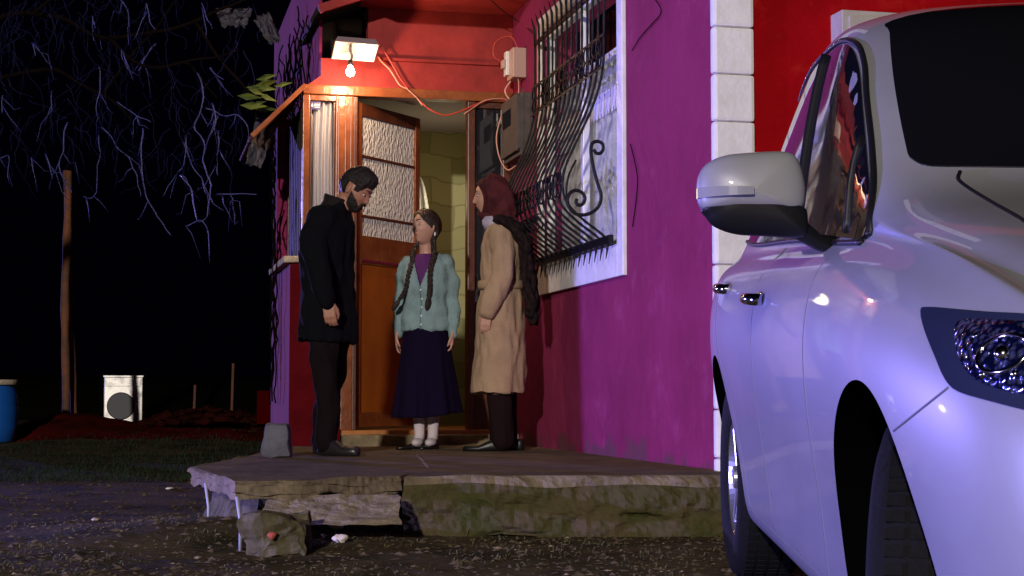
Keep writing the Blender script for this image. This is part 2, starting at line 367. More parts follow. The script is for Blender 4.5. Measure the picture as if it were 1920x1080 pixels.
# ================================================================== GROUND
def ground_z(x, y):
    z = 0.0
    if y < 6.5: z -= 0.017 * (6.5 - y)
    z += 0.018 * noise.noise(V((x * 0.9, y * 0.9, 0))) + 0.007 * noise.noise(V((x * 5, y * 5, 3)))
    z += 0.065 * math.exp(-((x + 1.25) / 0.55) ** 2 - ((y - 6.95) / 0.55) ** 2)
    # low bank rising at the far left
    if y > 14 and x < -2.0:
        z += min(1, (y - 14) / 4) * 0.20 * min(1, (-2.0 - x) / 1.0)
    return z
bm = bmesh.new()
xs = [-120, -60, -30, -18] + [-12 + 0.15 * i for i in range(0, 107)] + [6, 10, 20, 60, 120]
ys = [-40, -10, 0] + [1.5 + 0.12 * i for i in range(0, 170)] + [23, 25, 28, 34, 45, 80, 200]
g = [[bm.verts.new((x, y, ground_z(x, y))) for x in xs] for y in ys]
for j in range(len(ys) - 1):
    for i in range(len(xs) - 1):
        bm.faces.new((g[j][i], g[j][i + 1], g[j + 1][i + 1], g[j + 1][i]))
tag(obj('ground', bm, M['earth'], None, True), kind='structure')
bm = bmesh.new()
rows = [[bm.verts.new((-60 + 2 * i, 25 + j * 1.2, -.1 + [0, .6, .95, 1.05, .9][j] * (1 + .25 * noise.noise(V((i * .7, j, 0)))) if j else -.1)) for i in range(61)] for j in range(5)]
for j in range(4):
    for i in range(60): bm.faces.new((rows[j][i], rows[j][i + 1], rows[j + 1][i + 1], rows[j + 1][i]))
tag(obj('hill', bm, mat('black_soil', (0.006, 0.005, 0.004), 1.0, spec=0), None, True), kind='structure')  # added dark bank, keeps the lit far ground out of sight
# fine debris, gravel and dead grass scattered on the ground
def litter(name, n, m, region, size, label, cat='litter', seed=1, flat=0.4):
    rnd = random.Random(seed); bm = bmesh.new()
    for _ in range(n):
        px, py = region(rnd)
        r = ray(px, py); d = (0 - CAMZ) / r.z
        p = CAM + r * d
        if p.y > 26 or p.y < 1: continue
        z = ground_z(p.x, p.y); s = size * rnd.uniform(0.4, 1.5) * rnd.choice((1, 1, 1, 2))
        vs = []
        a = rnd.uniform(0, 6.28); el = rnd.uniform(0.8, 2.6)
        for k in range(5):
            q = a + k * 1.2566
            vs.append(bm.verts.new((p.x + s * math.cos(q) * el, p.y + s * math.sin(q) * rnd.uniform(.6, 1.2), z + rnd.uniform(-.2 * s, s * 0.35))))
        top = bm.verts.new((p.x + rnd.uniform(-s, s) * .6, p.y + rnd.uniform(-s, s) * .6, z + s * rnd.uniform(0.2, 0.8) * (1 + flat)))
        for k in range(5): bm.faces.new((vs[k], vs[(k + 1) % 5], top))
    return tag(obj(name, bm, m), label, None, None, 'stuff')
M['chips'] = mat('pale_chips', (0.22, 0.17, 0.11), 0.9, spec=.1)
M['chipsdark'] = mat('dark_chips', (0.085, 0.064, 0.04), 0.95, spec=.05)
M['drygrass'] = mat('dry_grass', (0.085, 0.075, 0.025), 0.9, 0, 1, (0.05, 0.055, 0.015), 3)
litter('gravel', 6500, M['chipsdark'], lambda r: (r.uniform(-50, 1600), r.uniform(895, 1090)), 0.0045, 'dark soil crumbs and gravel on the yard', seed=3)
litter('leaf_litter', 750, M['chips'], lambda r: (r.uniform(-50, 1500), 1090 - 190 * r.random() ** 0.8), 0.0032, 'pale dry leaf scraps strewn over the yard', seed=4)
def tufts(name, spots, m, h, label, seed=1):
    rnd = random.Random(seed); bm = bmesh.new()
    for (x, y, z) in spots:
        a = rnd.uniform(0, 6.28); b = rnd.uniform(0.2, 1.0) * h; l = rnd.uniform(0.3, 1.2) * h; wd = 0.0025
        dx, dy = math.cos(a), math.sin(a)
        p0 = V((x, y, z)); p1 = p0 + V((dx * b * .7, dy * b * .7, l * rnd.uniform(.3, .7))); p2 = p0 + V((dx * b * 1.6, dy * b * 1.6, l * rnd.uniform(.2, .9)))
        s = V((-dy, dx, 0)) * wd
        v = [bm.verts.new(q) for q in (p0 - s, p0 + s, p1 + s, p1 - s, p2)]
        bm.faces.new(v[:4]); bm.faces.new((v[3], v[2], v[4]))
    return tag(obj(name, bm, m), label, None, None, 'stuff')
rnd = random.Random(5); sp = []
for _ in range(5200):
    r = ray(rnd.uniform(-50, 1450), rnd.uniform(905, 1090)); p = CAM + r * (-CAMZ / r.z)
    if noise.noise(V((p.x * 2.2, p.y * 1.4, 9))) > -0.05: sp.append((p.x, p.y, ground_z(p.x, p.y)))
tufts('grass', sp, M['drygrass'], 0.020, 'thin dry grass growing in patches on the yard')
M['darkgrass'] = mat('dark_green_grass', (0.010, 0.028, 0.012), 0.9)
sp = []
for _ in range(9000):
    r = ray(rnd.uniform(-60, 520), rnd.uniform(826, 905)); p = CAM + r * (-CAMZ / r.z)
    if p.y < 22: sp.append((p.x, p.y, ground_z(p.x, p.y)))
tufts('grass', sp, M['darkgrass'], 0.06, 'dark green grass beyond the concrete slab', 2)

# bank far left, red light painted into its colour
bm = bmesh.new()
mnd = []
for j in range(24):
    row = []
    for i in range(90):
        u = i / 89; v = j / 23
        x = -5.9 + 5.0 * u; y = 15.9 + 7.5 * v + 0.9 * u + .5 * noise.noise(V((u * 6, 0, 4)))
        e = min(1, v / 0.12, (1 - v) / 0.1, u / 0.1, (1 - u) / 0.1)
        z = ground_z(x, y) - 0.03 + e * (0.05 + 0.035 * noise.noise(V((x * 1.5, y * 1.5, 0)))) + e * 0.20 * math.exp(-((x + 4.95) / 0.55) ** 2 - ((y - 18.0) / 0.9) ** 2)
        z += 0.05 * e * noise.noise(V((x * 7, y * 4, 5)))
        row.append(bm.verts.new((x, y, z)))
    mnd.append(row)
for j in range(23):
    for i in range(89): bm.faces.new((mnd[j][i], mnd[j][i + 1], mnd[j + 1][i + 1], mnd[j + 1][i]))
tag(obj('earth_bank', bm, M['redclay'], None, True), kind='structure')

# ================================================================== CONCRETE SLABS
def slab(name, poly, zt, zb, m, label, amp=0.012, res=0.05, under=0.0, seed=0, side=None):
    # poly counter-clockwise list of (x,y)
    bm = bmesh.new()
    pts = []
    n = len(poly)
    for i in range(n):
        a = V(poly[i]); b = V(poly[(i + 1) % n]); k = max(1, int((b - a).length / res))
        pts += [a.lerp(b, q / k) for q in range(k)]
    rows = []
    H = zt - zb
    for f, inset in [(0.0, 0.022), (0.03, .008), (.08, .001)] + [(.15 + .05 * q_, .0) for q_ in range(18)]:
        row = []
        for p in pts:
            c = V((sum(q[0] for q in poly) / n, sum(q[1] for q in poly) / n))
            d = (c - p).normalized()
            nn = noise.noise(V((p.x * 6 + seed, p.y * 6, f * 4)))
            nz = noise.noise(V((p.x * 3 + seed, p.y * 3, 8)))
            q = p + d * (inset + (amp * 1.6 * nn + amp * .8 * noise.noise(V((p.x * 20 + seed, p.y * 20, f * H * 24))) + .45 * amp * noise.noise(V((p.x * 60, p.y * 60, f * H * 60))) if f > 0 else amp * 0.8 * nn) + under * f)
            z = zt - H * f + (amp * 1.2 * nz if f < 0.2 else amp * 2.2 * nn * f)
            if f == 0: z = zt
            row.append(bm.verts.new((q.x, q.y, z)))
        rows.append(row)
    m_ = len(pts)
    for i in range(len(rows) - 1):
        for k in range(m_):
            f = bm.faces.new((rows[i][k], rows[i][(k + 1) % m_], rows[i + 1][(k + 1) % m_], rows[i + 1][k]))
            if i >= 3: f.material_index = 1
    bm.faces.new(rows[0]); bm.faces.new(rows[-1])
    return obj(name, bm, [m, side or m])
def G(px, py, z=SLAB):
    r = ray(px, py); p = CAM + r * ((z - CAMZ) / r.z); return (p.x, p.y)
lp = [G(441, 903), G(600, 899), G(752, 892), (-0.38, 7.6), HP(-0.65, 0.12, 0)[:2], HP(-1.62, 0.14, 0)[:2], G(470, 853), G(354, 875)]
s1 = slab('concrete_slab', lp, SLAB, SLAB - 0.075, M['concrete'], '', amp=0.014, res=.02, side=M['concrete'])
tag(s1, 'thin broken concrete slab overhanging on bent pipes at the left of the porch', 'concrete slab')
rp = [G(756, 895), G(1000, 894), G(1345, 893), G(1470, 893), HP(0.3, 0.1, 0)[:2], HP(-0.74, 0.12, 0)[:2], (-0.41, 7.6)]
s2 = slab('concrete_slab', rp, SLAB + 0.004, -0.02, M['concrete'], '', amp=0.018, res=.02, seed=5, side=M['mossy'])
tag(s2, 'thick mossy concrete porch slab running along the magenta wall', 'concrete slab')
for (x1, y1, x2, y2) in ((371, 894, 374, 944), (428, 930, 432, 980)):
    a = G(x1, 889 if x1 < 400 else 912); bm = bmesh.new()
    p0 = V((a[0] + .03, a[1] + .02, SLAB - 0.04)); p1 = V((a[0] + 0.045, a[1] + .02, 0.0))
    tube(bm, [p0, p0.lerp(p1, .5) + V((0.008, 0, 0)), p1], 0.0065, 8)
    l = obj('pipe_leg', bm, mat('galvanised_pipe', (.30, .30, .36), .5, .4, 30), s1, True)
# earth fill recessed beneath the thin slab
bm = bmesh.new()
fill = [(V(p) * 0.80 + V((-0.98, 8.6)) * 0.20) for p in lp]
for zz in range(2): pass
rows = []
for f in range(5):
    rows.append([])
    for i in range(len(fill) * 10):
        a = fill[i // 10]; b = fill[(i // 10 + 1) % len(fill)]; p = a.lerp(b, (i % 10) / 10)
        nn = noise.noise(V((p.x * 9, p.y * 9, f)))
        d = (V((-0.98, 8.6)) - p).normalized()
        q = p - d * (0.05 * nn + 0.10 * f / 4)
        rows[-1].append(bm.verts.new((q.x, q.y, 0.172 - 0.19 * f / 4)))
for i in range(4):
    n = len(rows[0])
    for k in range(n): bm.faces.new((rows[i][k], rows[i][(k + 1) % n], rows[i + 1][(k + 1) % n], rows[i + 1][k]))
bm.faces.new(rows[0])
tag(obj('soil_fill', bm, M['rubble'], None), 'crumbling rubble and soil packed under the thin broken slab', 'rubble')

# flat stone leaning against the slab, broken block, small stones
bm = bmesh.new(); n = 16
g0 = [[None] * (n + 1) for _ in range(9)]
for j in range(9):
    for i in range(n + 1):
        u = i / n; v = j / 8
        g0[j][i] = bm.verts.new((u * 0.55 + (0.035 * noise.noise(V((v * 5, 3, 0))) if i in (0, n) else 0) - .02 * v, v * 0.30, 0.008 * noise.noise(V((u * 8, v * 5, 0)))))
for j in range(8):
    for i in range(n): bm.faces.new((g0[j][i], g0[j][i + 1], g0[j + 1][i + 1], g0[j + 1][i]))
bmesh.ops.solidify(bm, geom=bm.faces[:], thickness=0.05)
jag(bm, 0.004, 20)
o = obj('stone_slab', bm, M['stone']); a = G(492, 985, 0.085)
o.location = (a[0], a[1], 0.085); o.rotation_euler = (R(20), 0, R(3))
tag(o, 'flat weathered stone slab lying against the front of the porch', 'stone slab')
a = G(512, 1040, 0.0)
bm = bmesh.new(); box(bm, -0.115, 0.115, -0.09, 0.12, -0.05, 0.115, bev=0.02)
bmesh.ops.subdivide_edges(bm, edges=bm.edges[:], cuts=5, use_grid_fill=True); jag(bm, 0.045, 8); jag(bm, 0.016, 30)
o = obj('mortar_block', bm, M['rubble']); o.location = (a[0], a[1] + 0.08, .03)
tag(o, 'broken lump of grey mortar standing before the flat stone slab', 'block')
rock('brick_bit', (0.0, -0.118, 0.045), (0.017, 0.012, 0.015), M['brick'], parent=o, seed=4, sub=2)
for i, (px, py, r, lab) in enumerate(((630, 992, .030, 'upper of two small white stones by the flat stone'), (637, 1009, .027, 'lower of two small white stones by the flat stone'))):
    a = G(px, py + 8, 0.01); rock('stone', (a[0], a[1], ground_z(a[0], a[1]) + r * .45), (r * 1.1, r * 0.8, r * .75), mat('white_stone', (0.55, 0.47, 0.38), .9, .5, 60), lab, 'stone', seed=i + 3, sub=3)
for i, (px, py, r, m, lab) in enumerate(((715, 990, .024, 'brick', 'small red brick chip beside the flat stone slab'), (650, 985, .02, 'brick', 'tiny reddish brick fragment behind the white stones'),
        (1205, 972, .055, 'stone', 'flat pale stone shard on soil before the mossy slab'), (905, 995, .06, 'concrete', 'grey slate piece at the foot of the mossy slab'),
        (318, 915, .02, 'pvc', 'bright pale scrap lying left of the slab'), (275, 894, .018, 'grey', 'dull grey scrap far left of the slab'), (180, 972, .02, 'stone', 'little stone below the left end of the slab'))):
    a = G(px, py, 0.01); rock('debris' if m in ('pvc', 'grey') else 'stone', (a[0], a[1], ground_z(a[0], a[1]) + r * .2), (r * 1.6, r, r * .4), M[m], lab, 'stone' if m not in ('pvc', 'grey') else 'scrap', seed=i + 13, rz=0.3 * i)
# weeds along slab foot
rnd = random.Random(11); sp = []
def along(a, b, n, j, z):
    for _ in range(n):
        t = rnd.random(); p = V(a).lerp(V(b), t); sp.append((p.x + rnd.gauss(0, j), p.y + rnd.gauss(-0.03, j), z))
along(G(756, 893), G(1345, 876), 500, 0.08, 0.0); along(G(1000, 886), G(1250, 876), 300, 0.05, 0.0)
tufts('weeds', sp, mat('dry_weeds', (0.10, 0.075, 0.035), 0.9), 0.05, 'dry weeds and roots along the foot of the slab', 4)
# rubble heaped along foot
bm = bmesh.new()
for _ in range(260):
    t = rnd.random(); a = V(G(455, 935, 0.05)).lerp(V(G(1340, 880)), t); s = rnd.uniform(0.006, 0.028)
    m_ = Matrix.Translation((a.x + rnd.gauss(0, .03), a.y - abs(rnd.gauss(0, .07)), s * .4)) @ Matrix.Rotation(rnd.uniform(0, 3), 4, 'Z') @ Matrix.Diagonal((s * 1.4, s, s * .7, 1))
    bmesh.ops.create_icosphere(bm, subdivisions=1, radius=1, matrix=m_)
jag(bm, .006, 40)
tag(obj('gravel', bm, M['rubble']), 'crumbled mortar bits along the foot of the slab', None, None, 'stuff')

# ================================================================== HOUSE
house = thing('house', 'magenta and red plastered village house with wooden glazed porch door', 'house', mtx=MH)
zl = LA(800, 178).z          # top of lintel beam
zled = LA(800, 117).z        # ledge
zsof = LA(880, 22).z         # soffit level
xL = LA(543, 600).x          # left corner of low wall
xP = LA(566, 300).x          # left corner post
xU = LA(603, 60).x           # upper corner
print('house', zl, zled, zsof, xL, xP, xU)
# window wall (side), house x=0 plane, runs from y=0 to y=-T
T = -LS(1350, 500).y
wy0 = LS(1015, 300).y; wy1 = LS(1176, 300).y            # window outer frame
wz0 = LS(1027, 552).z; wz1 = LS(1015, 39).z
print('T', T, 'win', wy0, wy1, wz0, wz1)
fr = 0.10
hy0, hy1, hz0, hz1 = -wy0 + fr, -wy1 - fr * 1.0, wz0 + 0.17, wz1 - 0.10
us = sorted([-2.4, hy0, hy1, T]); zs = sorted([-0.1, hz0, hz1, 3.9])
bm = gridwall(us, zs, [(hy0, hy1, hz0, hz1)], 0.22, lambda u, z, w_: V((-w_, -u, z)))
for v in bm.verts: pass
sidewall = obj('wall', bm, M['purple'], house)
tag(sidewall, 'magenta wall with the barred window')
# right-hand front wall
bm = bmesh.new(); box(bm, 0.10, 7.0, -T - 0.006, -T + 0.27, -0.2, 3.9)
tag(obj('wall', bm, M['red'], house), 'deep red wall behind the white car')
# quoins
qh = 0.222
qz = LS(1340, 137, -0.03).z
z = qz - qh * 11
bm = bmesh.new()
qx0, qx1 = -0.035, LA(1417, 300, -T - .035).x
qy1 = LS(1332, 300, -.035).y
while z < 3.9:
    box(bm, qx0, qx1, -T - 0.035, qy1, z + 0.001, z + qh - 0.001, bev=0.017)
    z += qh
obj('quoin', bm, M['quoin'], house)
# meter cabinet on right wall
cab = thing('meter_cabinet', 'cream metal cabinet on the red wall behind the car', 'cabinet', mtx=MH)
cx0 = LA(1580, 100, -T - 0.13).x; cz1 = LA(1600, 19, -T - .13).z
B('cabinet_box', M['cream'], cab, cx0, cx0 + 0.62, -T - 0.13, -T + 0.048, cz1 - 0.95, cz1)
B('cabinet_door', M['cream'], cab, cx0 + 0.03, cx0 + 0.59, -T - 0.142, -T - 0.131, cz1 - 0.91, cz1 - 0.03)
B('latch', M['iron'], cab, cx0 + 0.54, cx0 + 0.56, -T - 0.155, -T - 0.1425, cz1 - 0.5, cz1 - 0.44)
# porch low wall under the left windows
dx0 = LA(640, 400).x                                    # right side of left window bay / start of the door frame
zsill = LA(555, 488).z
def baselow():
    bm = bmesh.new()
    box(bm, xL, dx0, 0.0, 1.2, -0.05, zsill - 0.02); return bm
bm = baselow(); lowwall = obj('wall', bm, [M['reddark'], M['purple']], house)
for p in lowwall.data.polygons:
    if p.normal.x < -0.9: p.material_index = 1
tag(lowwall, 'low porch wall, red in front and magenta on its left side')
# sill
bm = bmesh.new(); box(bm, xL - 0.05, dx0 - .01, -0.04, 1.2, zsill - 0.019, zsill + 0.025, bev=0.01)
bmesh.ops.subdivide_edges(bm, edges=bm.edges[:], cuts=3, use_grid_fill=True); jag(bm, 0.006, 12)
obj('sill', bm, M['stone'], house)
# porch frame
zt = zl
FR = M['wood']
def post(x0, x1, z0, z1, y0=-0.02, y1=0.07, m=FR, nm='post'): return B(nm, m, house, x0, x1, y0, y1, z0, z1, bev=0.006)
px = lambda p, y=0: LA(p, 400, y).x
fl = LA(800, 806).z          # floor / threshold level
post(px(566), px(579), zsill + .026, zt - .035)                       # left corner post
post(px(628), px(662), zsill + .026, zt - .035)
post(px(640), px(662), fl, zsill + .025, y0=-.018)                   # down by the door
B('post', M['wooddark'], house, px(662) + .001, px(669), -0.012, 0.07, fl, zt - .035)
post(px(876), px(890), fl, zt - .035, m=M['wooddark'])
post(px(942), px(956), fl, zt - .035, m=M['wooddark'])
bm = bmesh.new(); box(bm, px(566), 0.0 - .001, -0.035, 0.08, zt - .034, zt + .034, bev=0.006); obj('lintel', bm, FR, house)
B('lintel', FR, house, px(579), px(628), -.015, .05, zt - .075, zt - .036)
# mouldings on the posts
for a in (632, 645, 655): B('moulding', FR, house, px(a), px(a) + .012, -0.034, -0.0205, zsill + .03, zt - .04)
# left small window: frame strips, glass
B('window_frame', M['wooddark'], house, px(580), px(583), 0.0, 0.05, zsill + .03, zt - .08)
B('window_frame', M['wooddark'], house, px(624), px(627.5), 0.0, 0.05, zsill + .03, zt - .08)
# side glazing of the porch
B('window_frame', M['wooddark'], house, xP, xP + .04, 1.0, 1.1, zsill + .03, zt - .1)
B('window_pane', M['glassdark'], house, xP + .02, xP + .026, .075, .995, zsill + .03, zt - .08, bev=0)
bm = bmesh.new()
for k in range(7):
    y = 0.10 + k * 0.125; box(bm, xP + .0, xP + .016, y, y + 0.07, zsill + .03, zt - .1, bev=.004)
obj('louvre', bm, mat('grey_slats', (0.03, 0.028, 0.022), .7, spec=.1), house)
B('wall', M['purple'], house, xL + .0, xP + .03, 1.1, 1.2, zsill + .03, zt - .02)
# upper walls
B('wall', M['redup'], house, xU, -.002, 0.02, 0.12, zt + .0345, zled, bev=0)
B('ledge', M['redup'], house, xU + .15, -.002, -.005, 0.12, zled + .001, zled + .022, bev=.004)
B('wall', M['redup'], house, px(690), -.002, 0.05, 0.15, zled + .023, 3.9, bev=0)
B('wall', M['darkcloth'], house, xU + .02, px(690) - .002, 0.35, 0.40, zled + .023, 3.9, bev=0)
# gusset of fascia between post and upper corner
bm = bmesh.new()
pp = [LA(566, 167), LA(603, 167), LA(603, 140)]
f0 = [bm.verts.new((p.x, 0.02, p.z + (0.002 if i < 2 else 0))) for i, p in enumerate(pp)]; f1 = [bm.verts.new((p.x, 0.1, p.z + (0.002 if i < 2 else 0))) for i, p in enumerate(pp)]
bm.faces.new(f0); bm.faces.new(f1[::-1])
for i in range(3): bm.faces.new((f0[i], f0[(i + 1) % 3], f1[(i + 1) % 3], f1[i]))
obj('fascia', bm, M['redup'], house)
# side wall of the upper storey, seen edge-on to the left
B('wall', M['purple'], house, xU - .002, xU + .018, 0.125, 1.2, zt + .04, 3.9, bev=0)
B('wall', M['purple'], house, xU - .003, xU + .018, 1.201, 3.9, -.1, 3.9, bev=0)
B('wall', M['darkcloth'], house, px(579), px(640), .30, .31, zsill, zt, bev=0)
B('wall', M['purple'], house, xU + .0185, -2.4 + .0 if False else xU + .3, 3.7, 3.9, -.1, 3.9, bev=0)
# lean-to roof sheet over the porch side
bm = bmesh.new(); a = LA(570, 163); b = LA(470, 258)
N_ = 40
top = []; bot = []
for i in range(N_ + 1):
    t = i / N_; row = []; row2 = []
    for j in range(25):
        y = -0.06 + 1.25 * j / 24
        z = a.z + (b.z - a.z) * t + 0.012 * math.sin(j * 2.2); x = a.x + (b.x - a.x) * t
        row.append(bm.verts.new((x, y, z + .018))); row2.append(bm.verts.new((x, y, z)))
    top.append(row); bot.append(row2)
for i in range(N_):
    for j in range(24):
        bm.faces.new((top[i][j], top[i + 1][j], top[i + 1][j + 1], top[i][j + 1])); bm.faces.new((bot[i][j], bot[i][j + 1], bot[i + 1][j + 1], bot[i + 1][j]))
for i in range(N_): bm.faces.new((top[i][0], bot[i][0], bot[i + 1][0], top[i + 1][0]))
for j in range(24): bm.faces.new((top[N_][j], bot[N_][j], bot[N_][j + 1], top[N_][j + 1]))
obj('roof', bm, M['corrug'], house, True)
bm = bmesh.new(); d = V((b.x - a.x, 0, b.z - a.z)); L = d.length
box(bm, 0, L, -.085, -.062, -.014, .018, bev=.004, mtx=Matrix.Translation((a.x, 0, a.z)) @ Matrix.Rotation(-math.atan2(d.z, d.x), 4, 'Y'))
obj('verge_board', bm, M['wood'], house)
# soffit and its edge board
B('soffit', M['redup'], house, px(672), -.003, -0.62, 0.045, zsof, zsof + .1, bev=.003)
bm = bmesh.new(); a = LA(598, 17, -.3); b = LA(690, -12, -.3); d = b - a
box(bm, 0, d.length + .3, -.02, .02, -.03, .03, bev=.004, mtx=Matrix.Translation(a) @ Matrix.Rotation(-math.atan2(d.z, d.x), 4, 'Y'))
obj('eave_board', bm, M['redup'], house)
bm = bmesh.new(); box(bm, 0, d.length + .3, .021, 1.2, .0, .03, mtx=Matrix.Translation(a) @ Matrix.Rotation(-math.atan2(d.z, d.x), 4, 'Y'))
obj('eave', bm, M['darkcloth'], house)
# room behind the door
ry = 1.75
B('interior_wall', M['plastergreen'], house, px(640), .5, ry, ry + .1, fl - .1, 3.1, bev=0)
B('interior_wall', M['plastergreen'], house, px(640), px(640) + .02, .071, ry, fl - .1, 3.1, bev=0)
B('interior_wall', M['plastergreen'], house, .0 + .24, .34, .075, ry, fl - .1, 3.1, bev=0)
B('interior_ceiling', M['ceil'], house, px(642), .2395, .155, ry, LA(800, 185).z + .06, LA(800, 185).z + .12, bev=0)
B('floor', M['floorwood'], house, px(642), .2395, -.05, ry, fl - .04, fl, bev=.003)
bm = bmesh.new(); box(bm, px(640), -.0025, -0.16, -.052, SLAB - .02, fl - .03, bev=.01)
bmesh.ops.subdivide_edges(bm, edges=bm.edges[:], cuts=4, use_grid_fill=True); jag(bm, .008, 14)
obj('doorstep', bm, M['stone'] if False else mat('doorstep_concrete', (0.25, 0.19, 0.11), .9, .9, 30, (0.10, .085, .045), 9), house)
# right sidelight
B('window_pane', M['glassdark'], house, px(890) + .001, px(942) - .001, .02, .028, fl + .9, zt - .08, bev=0)
B('panel', M['wooddark'], house, px(890) + .001, px(942) - .001, .0, .05, fl, fl + .899, bev=.003)
B('window_frame', M['wooddark'], house, px(890) + .001, px(942) - .001, -.005, .045, zt - .079, zt - .035)
# door leaf
hx = px(662) + .02; ang = R(60 - 13.3)
ez = LA(662, 188).z; L = 0.80
MD = MH @ Matrix.Translation((hx, .06, 0)) @ Matrix.Rotation(ang, 4, 'Z')
door = bpy.data.objects.new('door', None); C.objects.link(door); door.parent = house; door.matrix_local = MHI @ MD
h0 = fl + .02
def Dz(py, s=262): return 0.602 + (740 - py) / s
rails = [(ez - .07, ez), (h0, h0 + .10), (Dz(460), Dz(442)), (Dz(494), Dz(484))]
B('stile', M['wood'], door, 0, .055, -.02, .02, h0, ez); B('stile', M['wood'], door, L - .06, L, -.02, .02, h0, ez)
for a, b in ((ez - .09, ez), (h0, h0 + .1)): B('rail', M['wooddark'] if b == ez else M['wood'], door, .056, L - .061, -.018, .018, a, b)
zg0 = Dz(447); zg1 = ez - .091
B('rail', M['wood'], door, .056, L - .061, -.018, .018, Dz(500), zg0)
B('door_pane', M['pebbled'], door, .056, L - .061, -.004, .004, zg0 + .001, zg1, bev=0)
B('glazing_bar', M['wooddark'], door, .056, L - .061, -.014, -.005, Dz(302), Dz(297)); B('glazing_bar', M['wooddark'], door, .056, L - .061, -.014, -.005, Dz(413), Dz(408))
B('door_board', M['doorpanel'], door, .056, L - .061, -.010, .010, h0 + .101, Dz(501), bev=0)
B('metal_strip', M['chrome'], door, .056, L - .061, -.026, -.0185, Dz(496), Dz(491), bev=.002)
bm = bmesh.new(); tube(bm, [(.72, -.02, 1.50), (.72, -.06, 1.50), (.61, -.065, 1.485)], .009)
box(bm, .702, .738, -.028, -.0205, 1.40, 1.55, bev=.003); o = obj('door_handle', bm, M['iron'], door)
# window (frame, panes)
win = bpy.data.objects.new('window', None); C.objects.link(win); win.parent = house
def SW(name, m, y0, y1, z0, z1, x0, x1, parent=win, bev=.006): return B(name, m, parent, x0, x1, min(y0, y1), max(y0, y1), z0, z1, bev=bev)
SW('surround', M['white'], wy1, wy1 + fr, wz0, wz1, -.03, -.002)
SW('surround', M['white'], wy0, wy0 - fr, wz0, wz1, -.03, -.002)
SW('surround', M['white'], wy0 - fr - .001, wy1 + fr + .001, wz1 - .10, wz1, -.03, -.002)
SW('surround', M['white'], wy0 - fr - .001, wy1 + fr + .001, wz0, wz0 + .17, -.03, -.002)
iy0, iy1 = wy0 - fr - .001, wy1 + fr + .001
for a, b in ((iy0, iy0 - .055), (iy1 + .055, iy1), ((iy0 + iy1) / 2 + .03, (iy0 + iy1) / 2 - .03)): SW('window_frame', M['pvc'], a, b, hz0 + .056, hz1 - .056, .01, .055)
for a, b in ((hz0 + .001, hz0 + .055), (hz1 - .055, hz1 - .001)): SW('window_frame', M['pvc'], iy0, iy1, a, b, .008, .057)
SW('window_frame', M['pvc'], iy0 - .056, iy1 + .056, hz1 - .47, hz1 - .43, .012, .053)
SW('window_pane', M['glass'], iy0 - .03, iy1 + .03, hz0 + .03, hz1 - .03, .030, .034, bev=0)
# curtains (things of their own)
def curtain(name, m, fn, nu, zs_, label, parent=None, mtx=MH, cat='curtain'):
    bm = bmesh.new(); rows = []
    for j, z in enumerate(zs_):
        rows.append([bm.verts.new(fn(i / nu, z, j / (len(zs_) - 1))) for i in range(nu + 1)])
    for j in range(len(zs_) - 1):
        for i in range(nu): bm.faces.new((rows[j][i], rows[j][i + 1], rows[j + 1][i + 1], rows[j + 1][i]))
    bmesh.ops.solidify(bm, geom=bm.faces[:], thickness=.003)
    o = obj(name, bm, m, None, True); o.matrix_world = mtx
    return tag(o, label, cat)
zz = [hz0 + .06 + (hz1 - hz0 - .13) * k / 24 for k in range(25)]
curtain('curtain', M['lace'], lambda u, z, v: V((.112 + .020 * math.sin(u * 95 + 1.5 * math.sin(u * 17)) + .006 * math.sin(u * 31 + v * 5), iy0 + (iy1 - iy0) * u, z)), 220, zz[:-5], 'lace curtain behind the barred window')
bm = bmesh.new()
box(bm, .082, .088, iy1 + .05, iy0 - .05, hz1 - .72, hz1 - .60)
rr_ = random.Random(3)
for k in range(26):
    y = iy1 + .06 + k * (iy0 - iy1 - .11) / 25
    bmesh.ops.create_circle(bm, cap_ends=True, segments=10, radius=.028, matrix=Matrix.Translation((.080, y, hz1 - .72)) @ Matrix.Rotation(PI / 2, 4, 'Y'))
o = obj('curtain_pelmet', bm, M['curtain']); o.matrix_world = MH; tag(o, 'white scalloped lace pelmet across the top of the barred window', 'pelmet')
# dark room behind the lace
B('interior_wall', M['ceil'], house, 1.5, 1.52, iy1 - .3, iy0 + .2, hz0 - .2, hz1 + .3, bev=0)
zz = [zsill + .03 + (zt - .1 - zsill) * k / 30 for k in range(31)]
cxa, cxb = px(583), px(626)
curtain('curtain', M['curtain'], lambda u, z, v: V((cxa + (cxb - cxa) * (u * (1 - .05 * math.sin(v * 3)) + .02 * math.sin(v * 6)), .040 + .018 * math.sin(u * 21 + .8 * math.sin(v * 4)), z)), 60, zz, 'white curtain hanging in the narrow porch window')
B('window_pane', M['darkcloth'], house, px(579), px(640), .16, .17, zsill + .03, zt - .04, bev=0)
# sticker on that window
bm = bmesh.new(); p0 = LA(582, 190, -.001)
box(bm, p0.x, p0.x + .072, .0, .004, p0.z - .055, p0.z); stk = obj('sticker', bm, M['sticker']); stk.matrix_world = MH
tag(stk, 'small blue sticker with white mark at top of the narrow porch window', 'sticker')
bm = bmesh.new()
v = [bm.verts.new((p0.x + a, -.0015, p0.z - b)) for a, b in ((.004, .035), (.022, .035), (.013, .010))]; bm.faces.new(v)
for k, (a, b) in enumerate(((.028, .036), (.038, .046), (.049, .055), (.058, .066))): 
    box(bm, p0.x + a, p0.x + b, -.002, -.0005, p0.z - .03, p0.z - .015)
box(bm, p0.x + .028, p0.x + .066, -.002, -.0005, p0.z - .042, p0.z - .037)
o = obj('sticker_print', bm, M['pvc'], stk)
